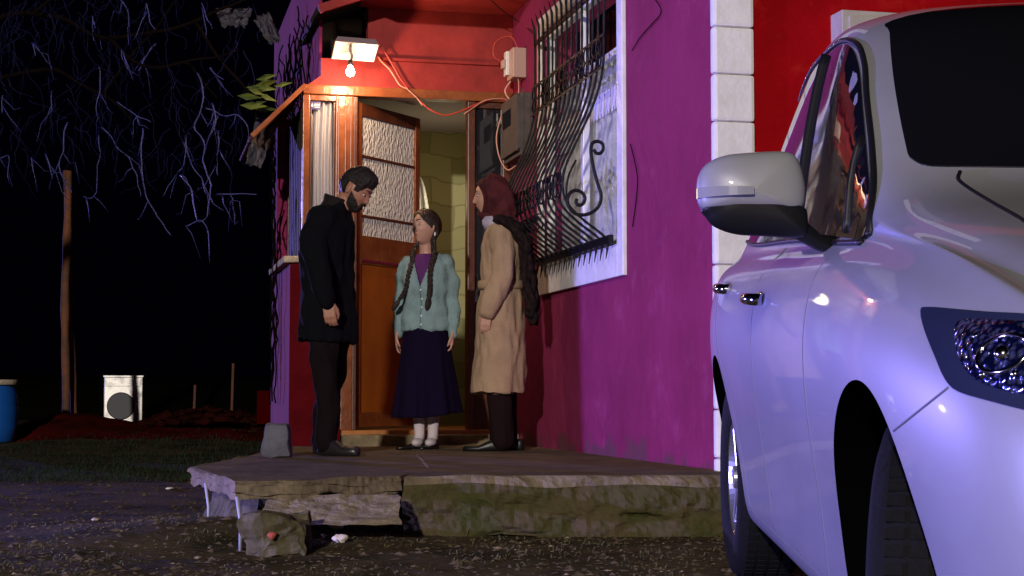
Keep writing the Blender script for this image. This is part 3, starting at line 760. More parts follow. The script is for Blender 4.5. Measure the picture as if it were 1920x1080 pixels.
# hanging towel inside the room
a = PT(790, 330, 12.35); zz = [a.z - .30 + .30 * k / 12 for k in range(13)]
curtain('towel', M['curtain'], lambda u, z, v: V((a.x - .035 - .02 * (1 - v) + u * (.10 * (1 - v) ** .6 + .02), a.y + .02 * math.sin(u * 14), z)), 24, zz, 'white patterned cloth hanging beside the open door', mtx=Matrix(), cat='towel')
lamp('room_light_window', 'POINT', HP(1.0, -1.6, 2.2), 12.0, (1.0, .95, .9), shadow_soft_size=.15)  # added lamp behind the lace, brightens the curtain
lamp('room_light', 'POINT', HP(-.35, 1.0, 2.1), 4.2, (1.0, .86, .5), shadow_soft_size=.15)

# ------------------------------------------------------------------ porch lamp
lampo = thing('porch_lamp', 'white rectangular reflector lamp with bare lit bulb above the door', 'lamp', mtx=MH)
ly = -0.30
bc = LA(657, 133, ly)                                    # bulb
a, b = LA(622, 100, ly), LA(708, 100, ly)
bm = bmesh.new(); zpl = LA(660, 108, ly).z
MP = Matrix.Translation(((a.x + b.x) / 2 + .01, ly + .07, zpl + .055)) @ Matrix.Rotation(R(-18), 4, 'X') @ Matrix.Rotation(R(2), 4, 'Y')
def tray(bm, w_, d_, h, off, mi):
    lo = [bm.verts.new(MP @ V((x * w_, y * d_, off))) for x, y in ((-1, -1), (1, -1), (1, 1), (-1, 1))]
    hi = [bm.verts.new(MP @ V((x * w_ * .86, y * d_ * .8, off + h))) for x, y in ((-1, -1), (1, -1), (1, 1), (-1, 1))]
    for i in range(4): bm.faces.new((lo[i], lo[(i + 1) % 4], hi[(i + 1) % 4], hi[i])).material_index = mi
    bm.faces.new(hi).material_index = mi
tray(bm, .145, .115, .05, 0, 0); tray(bm, .150, .12, .052, .004, 1)
obj('reflector', bm, [M['enamel'], M['enamelback']], lampo, recalc=False)
bm = bmesh.new(); tube(bm, smooth_path([MP @ V((-.03, 0, .045)), MP @ V((-.03, -.01, .0)), (bc.x + .01, ly, bc.z + .10), (bc.x, ly, bc.z + .06)], 5), .009); obj('lamp_arm', bm, M['greybox'], lampo, True)
bm = bmesh.new(); tube(bm, [(bc.x, ly, bc.z + .075), (bc.x, ly, bc.z + .036)], .017, 14); obj('socket', bm, M['blackplastic'], lampo, True)
bm = bmesh.new(); loft(bm, [((bc.x, ly, bc.z + .038), .013, .013), ((bc.x, ly, bc.z + .02), .02, .02), ((bc.x, ly, bc.z), .029, .029), ((bc.x, ly, bc.z - .018), .028, .028), ((bc.x, ly, bc.z - .032), .018, .018), ((bc.x, ly, bc.z - .038), .004, .004)], 16)
bulb = obj('bulb', bm, M['bulb'], lampo, True); bulb.visible_shadow = True
bl = lamp('bulb_light', 'POINT', HP(bc.x + .0, ly - .05, bc.z - .06), 27, (1.0, .60, .34), shadow_soft_size=.03)
# cables
def cable(name, pts, r, m, label, mtx=MH):
    bm = bmesh.new(); tube(bm, smooth_path(pts, 8), r, 6); o = obj(name, bm, m, None, True); o.matrix_world = mtx
    return tag(o, label, 'cable')
L3 = lambda p, q, y=-.02: LA(p, q, y)
cable('cable', [L3(716, 88), L3(735, 120), L3(756, 155), L3(790, 192), L3(812, 209, -.05), L3(838, 216, -.05), L3(870, 206, -.05), L3(895, 195, -.045), L3(925, 186, -.045), L3(960, 190, -.03)], .006, M['cable'], 'sagging red cable from porch lamp to the meter')
cable('cable', [L3(706, 100, -.05), L3(715, 115), L3(730, 130), L3(740, 145), L3(750, 160), L3(762, 166)], .005, M['cablew'], 'short pale cable below the right end of the porch lamp')
cable('cable', [L3(760, 164, -.04), L3(780, 182, -.05), L3(792, 198, -.06)], .004, M['cablew'], 'pale cable twisted with the red cable under the lintel')
cable('cable', [L3(870, 214, -.045), L3(890, 200, -.045), L3(910, 188, -.05), L3(940, 185, -.05), L3(958, 190, -.03)], .004, M['cablew'], 'thin pale cable rising to the grey meter box')
cable('cable', [L3(900, -20, -.6), L3(940, 18, -.35), L3(975, 42, -.15), LS(1000, 62, -.02), LS(1018, 74, -.03)], .004, M['cableb'], 'black wire running from the eave to the barred window')
# electric boxes on the window wall near the corner
def sbox(name, m, parent, x0, x1, pxa, pxb, pya, pyb, bev=.005):
    a = LS(pxa, pya, x0); b = LS(pxb, pyb, x0); zc = (LS(pxa, pyb, x0).z)
    return B(name, m, parent, x0, x1, min(a.y, b.y), max(a.y, b.y), min(a.z, zc), max(a.z, zc), bev=bev)
mb = thing('meter_box', 'grey metal meter box with small window on the red corner wall', 'meter box', mtx=MH)
y_a = LS(972, 240).y; y_b = LS(1003, 240).y
za, zb_ = LS(990, 298).z, LS(990, 183).z
B('box_body', M['greybox'], mb, -.10, -.002, y_b, y_a, za, zb_)
B('box_door', M['greybox'], mb, -.125, -.101, y_b + .02, y_a - .0, za + .03, zb_ - .005)
B('viewing_window', M['glassdark'], mb, -.1275, -.1255, (y_a + y_b) / 2 - .06, y_a - .05, zb_ - .20, zb_ - .08, bev=0)
B('door_front', M['greybox'], mb, -.125, -.03, y_b - .006, y_b - .001, za + .04, zb_ - .03)
B('latch', M['greybox'], mb, -.09, -.08, y_b - .016, y_b - .0065, za + .05, zb_ + .02, bev=.002)
mt = thing('electricity_meter', 'small pinkish fuse meter above the grey meter box', 'meter', mtx=MH)
yc = LS(982, 120).y; zc = LS(982, 150).z
B('meter_case', M['meter'], mt, -.10, -.002, yc - .09, yc + .09, zc, zc + .21, bev=.008)
B('meter_cover', M['pvc'], mt, -.125, -.101, yc + .0, yc + .08, zc + .03, zc + .20)
B('meter_cover', M['meter'], mt, -.15, -.126, yc + .01, yc + .07, zc + .08, zc + .14)
cable('cable', [(-.11, yc + .05, zc + .12), (-.2, yc + .06, zc + .17), (-.19, yc + .04, zc + .27), (-.10, yc - .02, zc + .30), (-.05, yc - .05, zc + .2)], .004, M['cable'], 'thin red loop of wire beside the small meter')
cable('cable', [(-.08, yc + .05, zc), (-.12, yc + .06, zc - .07), (-.09, yc + .05, zc - .13), (-.06, yc, zb_ + .01)], .007, M['cablew'], 'pale wire linking the small meter to the grey box')
cable('cable', [(-.05, yc - .04, zc), (-.05, yc - .06, zc - .06), (-.05, yc - .05, zb_ + .005)], .004, M['cablew'], 'second pale wire between the small meter and the box')
cable('cable', [(-.12, y_a + .01, za + .35), (-.15, y_a + .04, za + .2), (-.13, y_a + .03, za + .05), (-.08, y_a + .0, za - .04), (-.04, y_a - .1, za - .02)], .005, M['cablew'], 'loose pale wire hanging left of the grey meter box')
jb = thing('junction_box', 'small white junction box left of the grey meter box', 'junction box', mtx=MH)
a = LA(941, 205, -.06); b = LA(960, 232, -.06)
B('box_body', M['pvc'], jb, a.x, b.x, -.09, -.022, b.z, a.z); B('box_lid', M['pvc'], jb, a.x + .008, b.x - .008, -.1, -.091, b.z + .01, a.z - .01)

# ------------------------------------------------------------------ window guard
guard = thing('window_guard', 'black wrought iron pot-bellied window guard with scrolls', 'window guard', mtx=MH)
gy0 = LS(1024, 400).y; gy1 = LS(1158, 400).y
gz0 = LS(1028, 494).z + .01; gz1 = LS(1022, 84).z
prof = smooth_path([(0, .075, 0), (.18, .075, 0), (.34, .085, 0), (.48, .14, 0), (.62, .235, 0), (.72, .30, 0), (.79, .32, 0), (.86, .295, 0), (.92, .21, 0), (.965, .12, 0), (1, .055, 0)], 4)
NB = 15
for k in range(NB):
    y = gy0 + (gy1 - gy0) * k / (NB - 1); bm = bmesh.new()
    pts = [(-p.y, y, gz1 + (gz0 - gz1) * p.x) for p in prof]
    tube(bm, pts, [.0068 + .0018 * (i % 2) for i in range(len(pts))], 7)
    tube(bm, [(-.075, y, gz1), (-.08, y, gz1 + .10), (-.10, y, gz1 + .17)], [.008, .009, .002], 6)
    tube(bm, [(-.055, y, gz0), (-.06, y, gz0 - .05), (-.07, y, gz0 - .11)], [.008, .007, .002], 6)
    obj('bar', bm, M['iron'], guard, True)
def rail(z, x, r, nm='rail', hr=.007):
    return B(nm, M['iron'], guard, x - r, x + r, gy1 - .04, gy0 + .02, z - hr, z + hr, bev=.003)
rail(gz1, -.068, .008, hr=.014); rail(gz0, -.05, .014, hr=.024)
def rings(f0, x, rad, n, nm='ring_band'):
    bm = bmesh.new()
    for k in range(n):
        y = gy0 + (gy1 - gy0) * (k + .5) / n
        for dz in (rad * .95, -rad * .95):
            z = gz1 + (gz0 - gz1) * f0 + dz
            tube(bm, [(x - .004, y + rad * math.cos(q), z + rad * math.sin(q)) for q in [2 * PI * i / 12 for i in range(13)]], .0055, 5)
    obj(nm, bm, M['iron'], guard, True)
rings(.27, -.09, .042, 18); rings(.785, -.325, .036, 20)
rail(gz1 + (gz0 - gz1) * .205, -.09, .003); rail(gz1 + (gz0 - gz1) * .335, -.10, .003)
# side scroll at the near end
def scroll(pxs, y, r=.010, nm='scroll'):
    bm = bmesh.new(); tube(bm, smooth_path([LA(a, b, y) for a, b in pxs], 5), r, 8); obj(nm, bm, M['iron'], guard, True)
scroll([(1113, 280), (1118, 287), (1126, 287), (1131, 279), (1129, 269), (1119, 265), (1110, 270), (1108, 285), (1113, 315), (1121, 345), (1127, 365), (1124, 384), (1112, 397), (1095, 403), (1078, 400), (1067, 388), (1064, 373), (1070, 361), (1081, 357), (1092, 362), (1097, 372), (1093, 382), (1085, 385), (1080, 379), (1082, 373)], gy1)
scroll([(1080, 300), (1066, 330), (1062, 362), (1066, 385)], gy1, .006)
# extra small scroll work between the lower bars
bm = bmesh.new()
for k in range(5):
    y = gy0 + (gy1 - gy0) * (k * .12 + .02)
    for s in (1, -1):
        tube(bm, [(-.25 - .03 * math.cos(q), y + s * .05 + .035 * (1 - q / 9) * math.cos(q * 1.3), gz0 + .18 + .05 * (1 - q / 9) * math.sin(q * 1.3)) for q in [i * .5 for i in range(16)]], .005, 5)
obj('scroll', bm, M['iron'], guard, True)

# ================================================================== PEOPLE (local: faces +X, left +Y)
def gs(x, s): return math.exp(-(x / s) ** 2)
def head_pt(az, el, off=0.0, plain=False, scale=1.0):
    dx, dy, dz = math.cos(el) * math.cos(az), math.cos(el) * math.sin(az), math.sin(el)
    x, y, z = dx * .098, dy * .076, dz * .116
    low = max(0, -z / .116)
    if x < 0: x *= 1 + .05 * (1 - low); x *= 1 - .45 * low
    y *= 1 - .30 * low ** 1.3 if x > 0 else 1 - .25 * low
    if x > 0 and z < 0: x *= 1 - .10 * low + .1 * low ** 2
    if not plain and x > 0:
        fy = gs(y, .012)
        nz = max(0, min(1, (.022 - z) / .048)) if z > -.026 else max(0, 1 - (-.026 - z) / .010)
        x += .026 * fy * nz
        for s in (1, -1):
            x -= .010 * gs(y - s * .032, .016) * gs(z - .014, .013)
            x += .004 * gs(y - s * .030, .022) * gs(z - .036, .010)
            x += .004 * gs(y - s * .042, .018) * gs(z + .018, .018)
            x += .005 * gs(y - s * .011, .007) * gs(z + .024, .008)
        x += .007 * gs(y, .022) * gs(z + .050, .007) + .006 * gs(y, .019) * gs(z + .064, .007) - .004 * gs(y, .024) * gs(z + .057, .003)
        x += .010 * gs(y, .022) * gs(z + .092, .016)
        x += .004 * gs(y, .04) * gs(z - .065, .03)
    n = V((dx, dy, dz))
    return (V((x, y, z)) + n * off) * scale
def head_mesh(bm, mtx, scale=1.0, nu=72, nv=60):
    rows = []
    for j in range(1, nv):
        el = -PI / 2 + PI * j / nv
        rows.append([bm.verts.new(mtx @ head_pt(2 * PI * i / nu, el, scale=scale)) for i in range(nu)])
    bt = bm.verts.new(mtx @ head_pt(0, -PI / 2, scale=scale)); tp = bm.verts.new(mtx @ head_pt(0, PI / 2, scale=scale))
    for j in range(len(rows) - 1):
        for i in range(nu): bm.faces.new((rows[j][i], rows[j][(i + 1) % nu], rows[j + 1][(i + 1) % nu], rows[j + 1][i]))
    for i in range(nu):
        bm.faces.new((bt, rows[0][(i + 1) % nu], rows[0][i])); bm.faces.new((tp, rows[-1][i], rows[-1][(i + 1) % nu]))
def shell(bm, mtx, cond, off, scale=1.0, nu=96, nv=72, inner=-.004):
    """piece of surface over the head where cond(az, el) -> weight>0; off(az, el)"""
    vs = {}
    def vt(i, j, k):
        i %= nu
        if (i, j, k) not in vs:
            az = 2 * PI * i / nu; az = az - 2 * PI if az > PI else az; el = -PI / 2 + PI * j / nv
            w_ = max(0, min(1, cond(az, el) * 3)); o = off(az, el) * w_ if k == 0 else inner
            vs[(i, j, k)] = bm.verts.new(mtx @ head_pt(az, el, o if k == 0 else inner, k == 1, scale))
        return vs[(i, j, k)]
    cells = set()
    for i in range(nu):
        for j in range(1, nv - 1):
            az = 2 * PI * (i + .5) / nu; az = az - 2 * PI if az > PI else az; el = -PI / 2 + PI * (j + .5) / nv
            if cond(az, el) > 0: cells.add((i, j))
    for (i, j) in cells:
        bm.faces.new((vt(i, j, 0), vt(i + 1, j, 0), vt(i + 1, j + 1, 0), vt(i, j + 1, 0)))
    # cap top
    if any(j == nv - 2 for _, j in cells):
        t = bm.verts.new(mtx @ head_pt(0, PI / 2, off(0, PI / 2), False, scale))
        for i in range(nu): bm.faces.new((vt(i, nv - 1, 0), vt(i + 1, nv - 1, 0), t))
def hand(bm, wrist, down, palm, thumb, ln=.18, curl=.35, sgn=1):
    """down: finger direction, palm: palm normal (towards which fingers curl), thumb: side of the thumb"""
    d = V(down).normalized(); n = (V(palm) - d * V(palm).dot(d)).normalized(); t = (V(thumb) - d * V(thumb).dot(d)); t = (t - n * t.dot(n)).normalized()
    w0 = V(wrist); s = ln / .18
    for q in (-.026, -.009, .009, .024):
        limb(bm, [w0 + t * q * .5 * s, w0 + (d * .045 + t * q * .9) * s, w0 + (d * .088 + t * q) * s], [.016 * s, .0145 * s, .0105 * s], 8)
    for q, l, k in ((.027, .068, .9), (.010, .077, 1), (-.009, .072, 1.1), (-.026, .056, 1.25)):
        p = w0 + (d * .088 + t * q) * s; a = curl * .6 * k; pts = [p]
        for seg in (.45, .31, .24):
            p = p + (d * math.cos(a) + n * math.sin(a) + t * q * 1.5) * (l * seg * s); pts.append(p); a += curl * k
        limb(bm, pts, [.0092 * s, .0085 * s, .0078 * s, .0065 * s], 8)
    p = w0 + (d * .022 + t * .024) * s
    limb(bm, [p, p + (d * .032 + t * .018 + n * .010) * s, p + (d * .060 + t * .020 + n * .020) * s, p + (d * .080 + t * .012 + n * .030) * s], [.013 * s, .0105 * s, .0095 * s, .0075 * s], 8)
def face_bits(par, mt, scale, brow=True, lips=True, browm=None, openm=0.0):
    for s in (1, -1):
        bm = bmesh.new(); c = mt @ (V((.0815, s * .031, .012)) * scale); rot = mt.to_3x3()
        ellipsoid(bm, c, (.0095 * scale, .0135 * scale, .0050 * scale), rot, 14, 10)
        e = obj('eye', bm, M['eyewhite'], par, True)
        bm = bmesh.new(); c = mt @ (V((.0885, s * .031, .012)) * scale)
        ellipsoid(bm, c, (.0035 * scale, .0062 * scale, .0062 * scale), rot, 12, 8); obj('iris', bm, M['iris'], e, True)
        bm = bmesh.new()
        pts = []
        for k in range(7):
            u = k / 6; az = math.atan2(.017 + .032 * u, .088) * 1.0; el = .16 + .06 * math.sin(u * PI)
            pts.append(mt @ head_pt(s * az, el - .0, -.0045, False, scale))
        tube(bm, pts, [.0034 * scale] * 7, 6)      # lash line
        obj('eyelash', bm, M['iris'], par, True)
        if brow:
            bm = bmesh.new(); pts = []
            for k in range(8):
                u = k / 7; az = math.atan2(.012 + .042 * u, .092); el = .325 + .07 * math.sin(u * PI * .8)
                pts.append(mt @ head_pt(s * az, el, .0005, False, scale))
            tube(bm, pts, [(.0052 - .0028 * k / 7) * scale for k in range(8)], 6); obj('eyebrow', bm, browm or M['hairblack'], par, True)
    if lips:
        bm = bmesh.new()
        for el0, rr_ in ((-.455, .0042), (-.545, .0050)):
            pts = [mt @ head_pt(a_, el0 + (.02 if el0 > -.5 else -.0) * math.cos(a_ * 8) * .5 + (.035 if el0 < -.5 else -.02) * (a_ / .27) ** 2, -.0005, False, scale) for a_ in [-.27 + .54 * k / 10 for k in range(11)]]
            tube(bm, pts, [rr_ * scale * (1 - (abs(k - 5) / 5.6) ** 2) + .0006 for k in range(11)], 8)
        obj('lips', bm, M['lip'], par, True)
def ears(bm, mt, scale):
    for s in (1, -1):
        c = mt @ (V((-.004, s * .077, .004)) * scale)
        ellipsoid(bm, c, (.018 * scale, .009 * scale, .031 * scale), mt.to_3x3() @ Matrix.Rotation(s * .35, 3, 'Z'))
def folds(f=1.0, sx=9, sz=2.5, amp=.006, seed=0):
    def d(c):
        return amp * noise.noise(V((c.x * sx + seed, c.y * sx, c.z * sz))) * f + amp * .5 * noise.noise(V((c.x * 22 + seed, c.y * 22, c.z * 9 + 4)))
    return d
def hmat(pos, yaw=0, pitch=0, roll=0):
    return Matrix.Translation(V(pos)) @ Matrix.Rotation(yaw, 4, 'Z') @ Matrix.Rotation(pitch, 4, 'Y') @ Matrix.Rotation(roll, 4, 'X')

# ---------------- the man
mp = PT(622, 853, 9.35)
man = thing('person', 'bearded man in long black coat looking down, facing right', 'person', (mp.x, mp.y, SLAB), R(-14))
hm = hmat((.135, 0, 1.545), R(-10), R(33))
bm = bmesh.new(); head_mesh(bm, hm, 1.0); ears(bm, hm, 1.0)
limb(bm, [(.01, 0, 1.36), (.045, 0, 1.44), (.095, 0, 1.51)], [.062, .058, .056])
limb(bm, [(-.03, 0, .95), (-.04, 0, 1.15), (-.03, 0, 1.33)], [.08, .08, .08])
for s in (1, -1):
    limb(bm, [(-.012, s * .165, 1.375), (-.04, s * .225, 1.24), (-.035 + .03 * (s < 0), s * .26, 1.10), (.02 - .06 * (s > 0), s * .262, .98), (.062 - .10 * (s > 0), s * .247, .88)], [.045, .042, .038, .034, .030])
    limb(bm, [(-.02, s * .095, .90), (-.015 - .01 * s, s * .10, .48), (-.03 - .045 * s, s * .095, .25), (-.045 - .05 * s, s * .095, .09)], [.07, .05, .04, .035])
hand(bm, (.065, -.245, .885), (.10, .02, -1), (-.15, 1, 0), (1, .1, 0), .185, .55)
hand(bm, (-.035, .245, .885), (.10, -.02, -1), (-.15, -1, 0), (1, -.1, 0), .185, .5)
fuse('body', bm, .0048, M['skin'], man, 2)
face_bits(man, hm, 1.0, lips=True)
def mhair(az, el):
    a = abs(az)
    lim = .52 if a < .55 else (.50 - (a - .55) * .9 if a < 1.0 else (.10 if a < 1.28 else (.34 if a < 1.75 else -.30 - .2 * min(1, (a - 1.75)))))
    return el - lim
bm = bmesh.new()
shell(bm, hm, mhair, lambda az, el: .012 + .016 * max(0, el) + .018 * max(0, math.cos(az)) * gs(el - .8, .5) + .006 * noise.noise(V((az * 6, el * 7, 1))))
fuse('hair', bm, .004, M['hairblack'], man, 1, lambda c: .004 * noise.noise(c * 55) + .002 * noise.noise(c * 120)) if False else obj('hair', bm, M['hairblack'], man, True)
for p in ():
    pass
def mbeard(az, el):
    a = abs(az)
    if a > 1.40: return -1
    top = -.62 if a < .20 else (-.34 if a < .32 else (-.55 if a < .45 else -.55 + (a - .45) * .62))
    bot = -1.42
    if a < .30 and -.42 < el < -.30: return .3       # moustache
    if a < .25 and -.60 < el < -.42: return -1
    return min(top - el, el - bot)
bm = bmesh.new(); shell(bm, hm, mbeard, lambda az, el: .010 + .006 * math.cos(az) + .003 * noise.noise(V((az * 9, el * 12, 1))))
for p in smooth_path([head_pt(-.3, -.40, .004), head_pt(0, -.345, .004), head_pt(.3, -.40, .004)], 4): ellipsoid(bm, hm @ p, (.006, .008, .006), u=8, v=6)
obj('beard', bm, M['hairblack'], man, True)
bm = bmesh.new()
loft(bm, [((-.045, 0, .66), .165, .215), ((-.04, 0, .8), .158, .212), ((-.03, 0, .98), .145, .205), ((-.03, 0, 1.12), .142, .21), ((-.02, 0, 1.26), .142, .222), ((-.012, 0, 1.35), .128, .215), ((.0, 0, 1.42), .10, .16), ((.02, 0, 1.465), .072, .085)], 32, fold=.025)
for s in (1, -1):
    limb(bm, [(-.012, s * .165, 1.375), (-.04, s * .225, 1.24), (-.035 + .03 * (s < 0), s * .26, 1.10), (.02 - .06 * (s > 0), s * .262, .98), (.058 - .10 * (s > 0), s * .25, .885)], [.076, .068, .062, .054, .048])
coat = fuse('coat', bm, .010, M['coatblack'], man, 5, folds(1, 7, 2.2, .030))
bm = bmesh.new()       # turned-up collar
path = [V((.022 + .078 * math.cos(q), .078 * math.sin(q), 1.44 + .03 * (-math.cos(q)))) for q in [R(50 + 260 * k / 20) for k in range(21)]]
rows = [[bm.verts.new(p + V((.03 * h - .015 * (h > .5), 0, .065 * h)) + V((p.x - .02, p.y, 0)) * (.25 * (1 - h) + .12 * (h > .9))) for p in path] for h in (0, .35, .7, 1)]
for j in range(3):
    for i in range(20): bm.faces.new((rows[j][i], rows[j][i + 1], rows[j + 1][i + 1], rows[j + 1][i]))
bmesh.ops.solidify(bm, geom=bm.faces[:], thickness=.014)
obj('collar', bm, mat('dark_fur_collar', (.022, .016, .016), .95, 1, 80), man, True)
bm = bmesh.new()
for s in (1, -1):
    limb(bm, [(-.02, s * .095, .90), (-.02, s * .10, .70), (-.015 - .01 * s, s * .10, .48), (-.03 - .045 * s, s * .095, .25), (-.045 - .05 * s, s * .095, .075)], [.098, .092, .076, .068, .066])
fuse('trousers', bm, .010, M['trousers'], man, 3, folds(1, 10, 9, .016, 3))
def shoe(par, x, y, z, ln, m, yaw=0, h=.075, wd=.045):
    bm = bmesh.new(); rows = []
    for k in range(15):
        u = k / 14; xx = -.3 * ln + ln * u
        wv = wd * (math.sin(PI * min(1, max(.06, u * .93 + .05))) ** .45) * (.86 + .2 * u); hh = h * (1 if u < .35 else 1 - .52 * min(1, (u - .35) / .3)) * (1 if u < .93 else .75)
        row = []
        for q in range(16):
            a = 2 * PI * q / 16; cy, cz = math.cos(a), math.sin(a)
            row.append(bm.verts.new(V((xx, wv * math.copysign(abs(cy) ** .7, cy), max(0, hh / 2 + hh / 2 * math.copysign(abs(cz) ** .7, cz))))))
        rows.append(row)
    for i in range(14):
        for q in range(16): bm.faces.new((rows[i][q], rows[i][(q + 1) % 16], rows[i + 1][(q + 1) % 16], rows[i + 1][q]))
    bm.faces.new(rows[0]); bm.faces.new(rows[-1])
    mm = Matrix.Translation((x, y, z)) @ Matrix.Rotation(yaw, 4, 'Z')
    for v in bm.verts: v.co = mm @ v.co
    return obj('shoe', bm, m, par, True)
shoe(man, -.065, .10, .003, .28, M['shoe'], R(8), .10); shoe(man, .03, -.10, .003, .28, M['shoe'], R(-16), .10)

# ---------------- the girl
gp = PT(797, 842, 10.34)
girl = thing('person', 'girl with two long braids in pale blue cardigan and dark purple skirt', 'person', (gp.x, gp.y, SLAB), R(-103))
hg = hmat((.015, .005, 1.430), R(-32), R(-3))
HS = .98
bm = bmesh.new(); head_mesh(bm, hg, HS); ears(bm, hg, HS)
limb(bm, [(-.02, 0, 1.20), (-.012, 0, 1.28), (.0, 0, 1.345)], [.055, .045, .044])
limb(bm, [(-.01, 0, .85), (-.02, 0, 1.0), (-.02, 0, 1.16)], [.11, .095, .09])
for s in (1, -1):
    limb(bm, [(-.02, s * .135, 1.20), (-.035, s * .168, 1.07), (-.035, s * .184, .95), (-.012, s * .186, .83), (.0, s * .186, .745)], [.030, .024, .020, .020, .021])
    limb(bm, [(-.01, s * .07, .80), (-.01, s * .06, .42), (-.028, s * .047, .16), (-.022, s * .045, .07)], [.07, .036, .026, .024])
hand(bm, (.005, -.186, .75), (.05, 0, -1), (0, 1, 0), (1, .0, 0), .155, .3)
hand(bm, (.005, .186, .75), (.05, 0, -1), (0, -1, 0), (1, .0, 0), .155, .5)
fuse('body', bm, .0045, M['skinpale'], girl, 2)
face_bits(girl, hg, HS, browm=M['hairbrown'])
def ghair(az, el):
    a = abs(az)
    lim = .80 - .25 * (a / .5) ** 1.5 if a < .5 else (.55 - (a - .5) * .75 if a < 1.15 else (.06 - (a - 1.15) * .6 if a < 1.55 else -.60))
    return el - lim
bm = bmesh.new()
shell(bm, hg, ghair, lambda az, el: .010 + .004 * gs(el - .6, .6) - .006 * gs(math.sin(az), .05) * (el > .3) + .0015 * math.sin(az * 40))
for s in (1, -1):    # hair gathered behind the ears
    limb(bm, [hg @ (V((-.02, s * .070, .02)) * HS), hg @ (V((-.03, s * .072, -.035)) * HS), hg @ (V((-.015, s * .066, -.075)) * HS)], [.022, .022, .018], 10)
obj('hair', bm, M['hairbrown'], girl, True)
def braid(par, pts, r, m, tuft=.09):
    bm = bmesh.new(); P = smooth_path(pts, 12); n = len(P)
    for ph in (0, 2.094, 4.188):
        Q = []
        for i, p in enumerate(P):
            q = i * .62 + ph
            Q.append(p + V((.42 * r * math.sin(2 * q), .75 * r * math.sin(q), 0)))
        tube(bm, Q, [r * .78 * (1 - .3 * i / n) for i in range(n)], 8)
    e = P[-1]; d = (P[-1] - P[-4]).normalized()
    tube(bm, [e - d * .01, e + d * .012, e + d * tuft * .4, e + d * tuft * .8, e + d * tuft], [r * .6, r * .8, r * 1.35, r * 1.2, r * .3], 12)
    return obj('braid', bm, m, par, True)
b0 = hg @ (V((-.010, -.066, -.080)) * HS); b1 = hg @ (V((-.010, .066, -.080)) * HS)
braid(girl, [b0, (.03, -.078, 1.27), (.066, -.070, 1.20), (.105, -.082, 1.13), (.118, -.098, 1.03), (.125, -.135, .965)], .0135, M['hairbrown'])
braid(girl, [b1, (.078, .074, 1.24), (.118, .064, 1.14), (.126, .064, 1.03), (.124, .058, .985)], .0135, M['hairbrown'], .10)
bm = bmesh.new(); 
ellipsoid(bm, hg @ (V((-.010, .080, -.045)) * HS), (.006, .006, .016)); obj('earring', bm, M['pvc'], girl, True)
# top under the cardigan
bm = bmesh.new()
loft(bm, [((-.01, 0, .80), .105, .135), ((-.01, 0, .95), .098, .128), ((0, 0, 1.08), .108, .142), ((-.01, 0, 1.19), .092, .145), ((-.015, 0, 1.245), .072, .095), ((-.012, 0, 1.262), .060, .066)], 28)
fuse('top', bm, .008, M['purplecloth'], girl, 2)
bm = bmesh.new()
loft(bm, [((-.01, 0, .762), .125, .166), ((-.01, 0, .80), .127, .166), ((-.01, 0, .92), .118, .150), ((0, 0, 1.02), .122, .157), ((0, 0, 1.10), .122, .163), ((-.01, 0, 1.19), .102, .158), ((-.02, 0, 1.235), .080, .12), ((-.02, 0, 1.262), .062, .074)], 32, fold=.012)
for s in (1, -1):
    limb(bm, [(-.02, s * .135, 1.20), (-.035, s * .168, 1.07), (-.035, s * .184, .95), (-.012, s * .186, .83), (.0, s * .186, .745)], [.055, .047, .042, .037, .033])
cd = fuse('cardigan', bm, .008, M['cardigan'], girl, 4, folds(1, 8, 14, .018, 5))
# open V neck: drop the faces of the knit in front of the neck
bm = bmesh.new(); bm.from_mesh(cd.data)
dl = [f for f in bm.faces if f.calc_center_median().x > .01 and f.calc_center_median().z > 1.045 and abs(f.calc_center_median().y) < (f.calc_center_median().z - 1.045) * .36]
dl += [] and [f for f in bm.faces if f.calc_center_median().z < .775 and abs(f.calc_center_median().y) < .15 and f.normal.z < -.6]
bmesh.ops.delete(bm, geom=dl, context='FACES')
bmesh.ops.smooth_vert(bm, verts=[v for v in bm.verts if v.is_boundary], factor=.5, use_axis_x=True, use_axis_y=True, use_axis_z=True)
bmesh.ops.smooth_vert(bm, verts=[v for v in bm.verts if v.is_boundary], factor=.5, use_axis_x=True, use_axis_y=True, use_axis_z=True)
bm.to_mesh(cd.data); bm.free()
cdt = BVHTree.FromObject(cd, bpy.context.evaluated_depsgraph_get())
def front(y, z, o=.003, far=.5):
    h = cdt.ray_cast(V((far, y, z)), V((-1, 0, 0)))
    return (h[0] + V((o, 0, 0))) if h[0] else V((.12, y, z))
bm = bmesh.new(); tube(bm, [front(.002 * math.sin(k), .765 + k * (1.04 - .765) / 14) for k in range(15)], .004, 6, flat=1); obj('placket', bm, mat('darker_knit', (.12, .2, .21), .9, .5, 60), girl, True)
for k in range(5):
    bm = bmesh.new(); c = front(.006, .80 + k * .055, .004); ellipsoid(bm, c, (.004, .007, .007), u=10, v=8); obj('button', bm, M['white'], girl, True)
for s in (1, -1):
    bm = bmesh.new(); tube(bm, smooth_path([front(s * .004, 1.04), front(s * .03, 1.12), front(s * .058, 1.19), (.02, s * .075, 1.245)], 4), .006, 6); obj('trim', bm, M['cardigan'], girl, True)
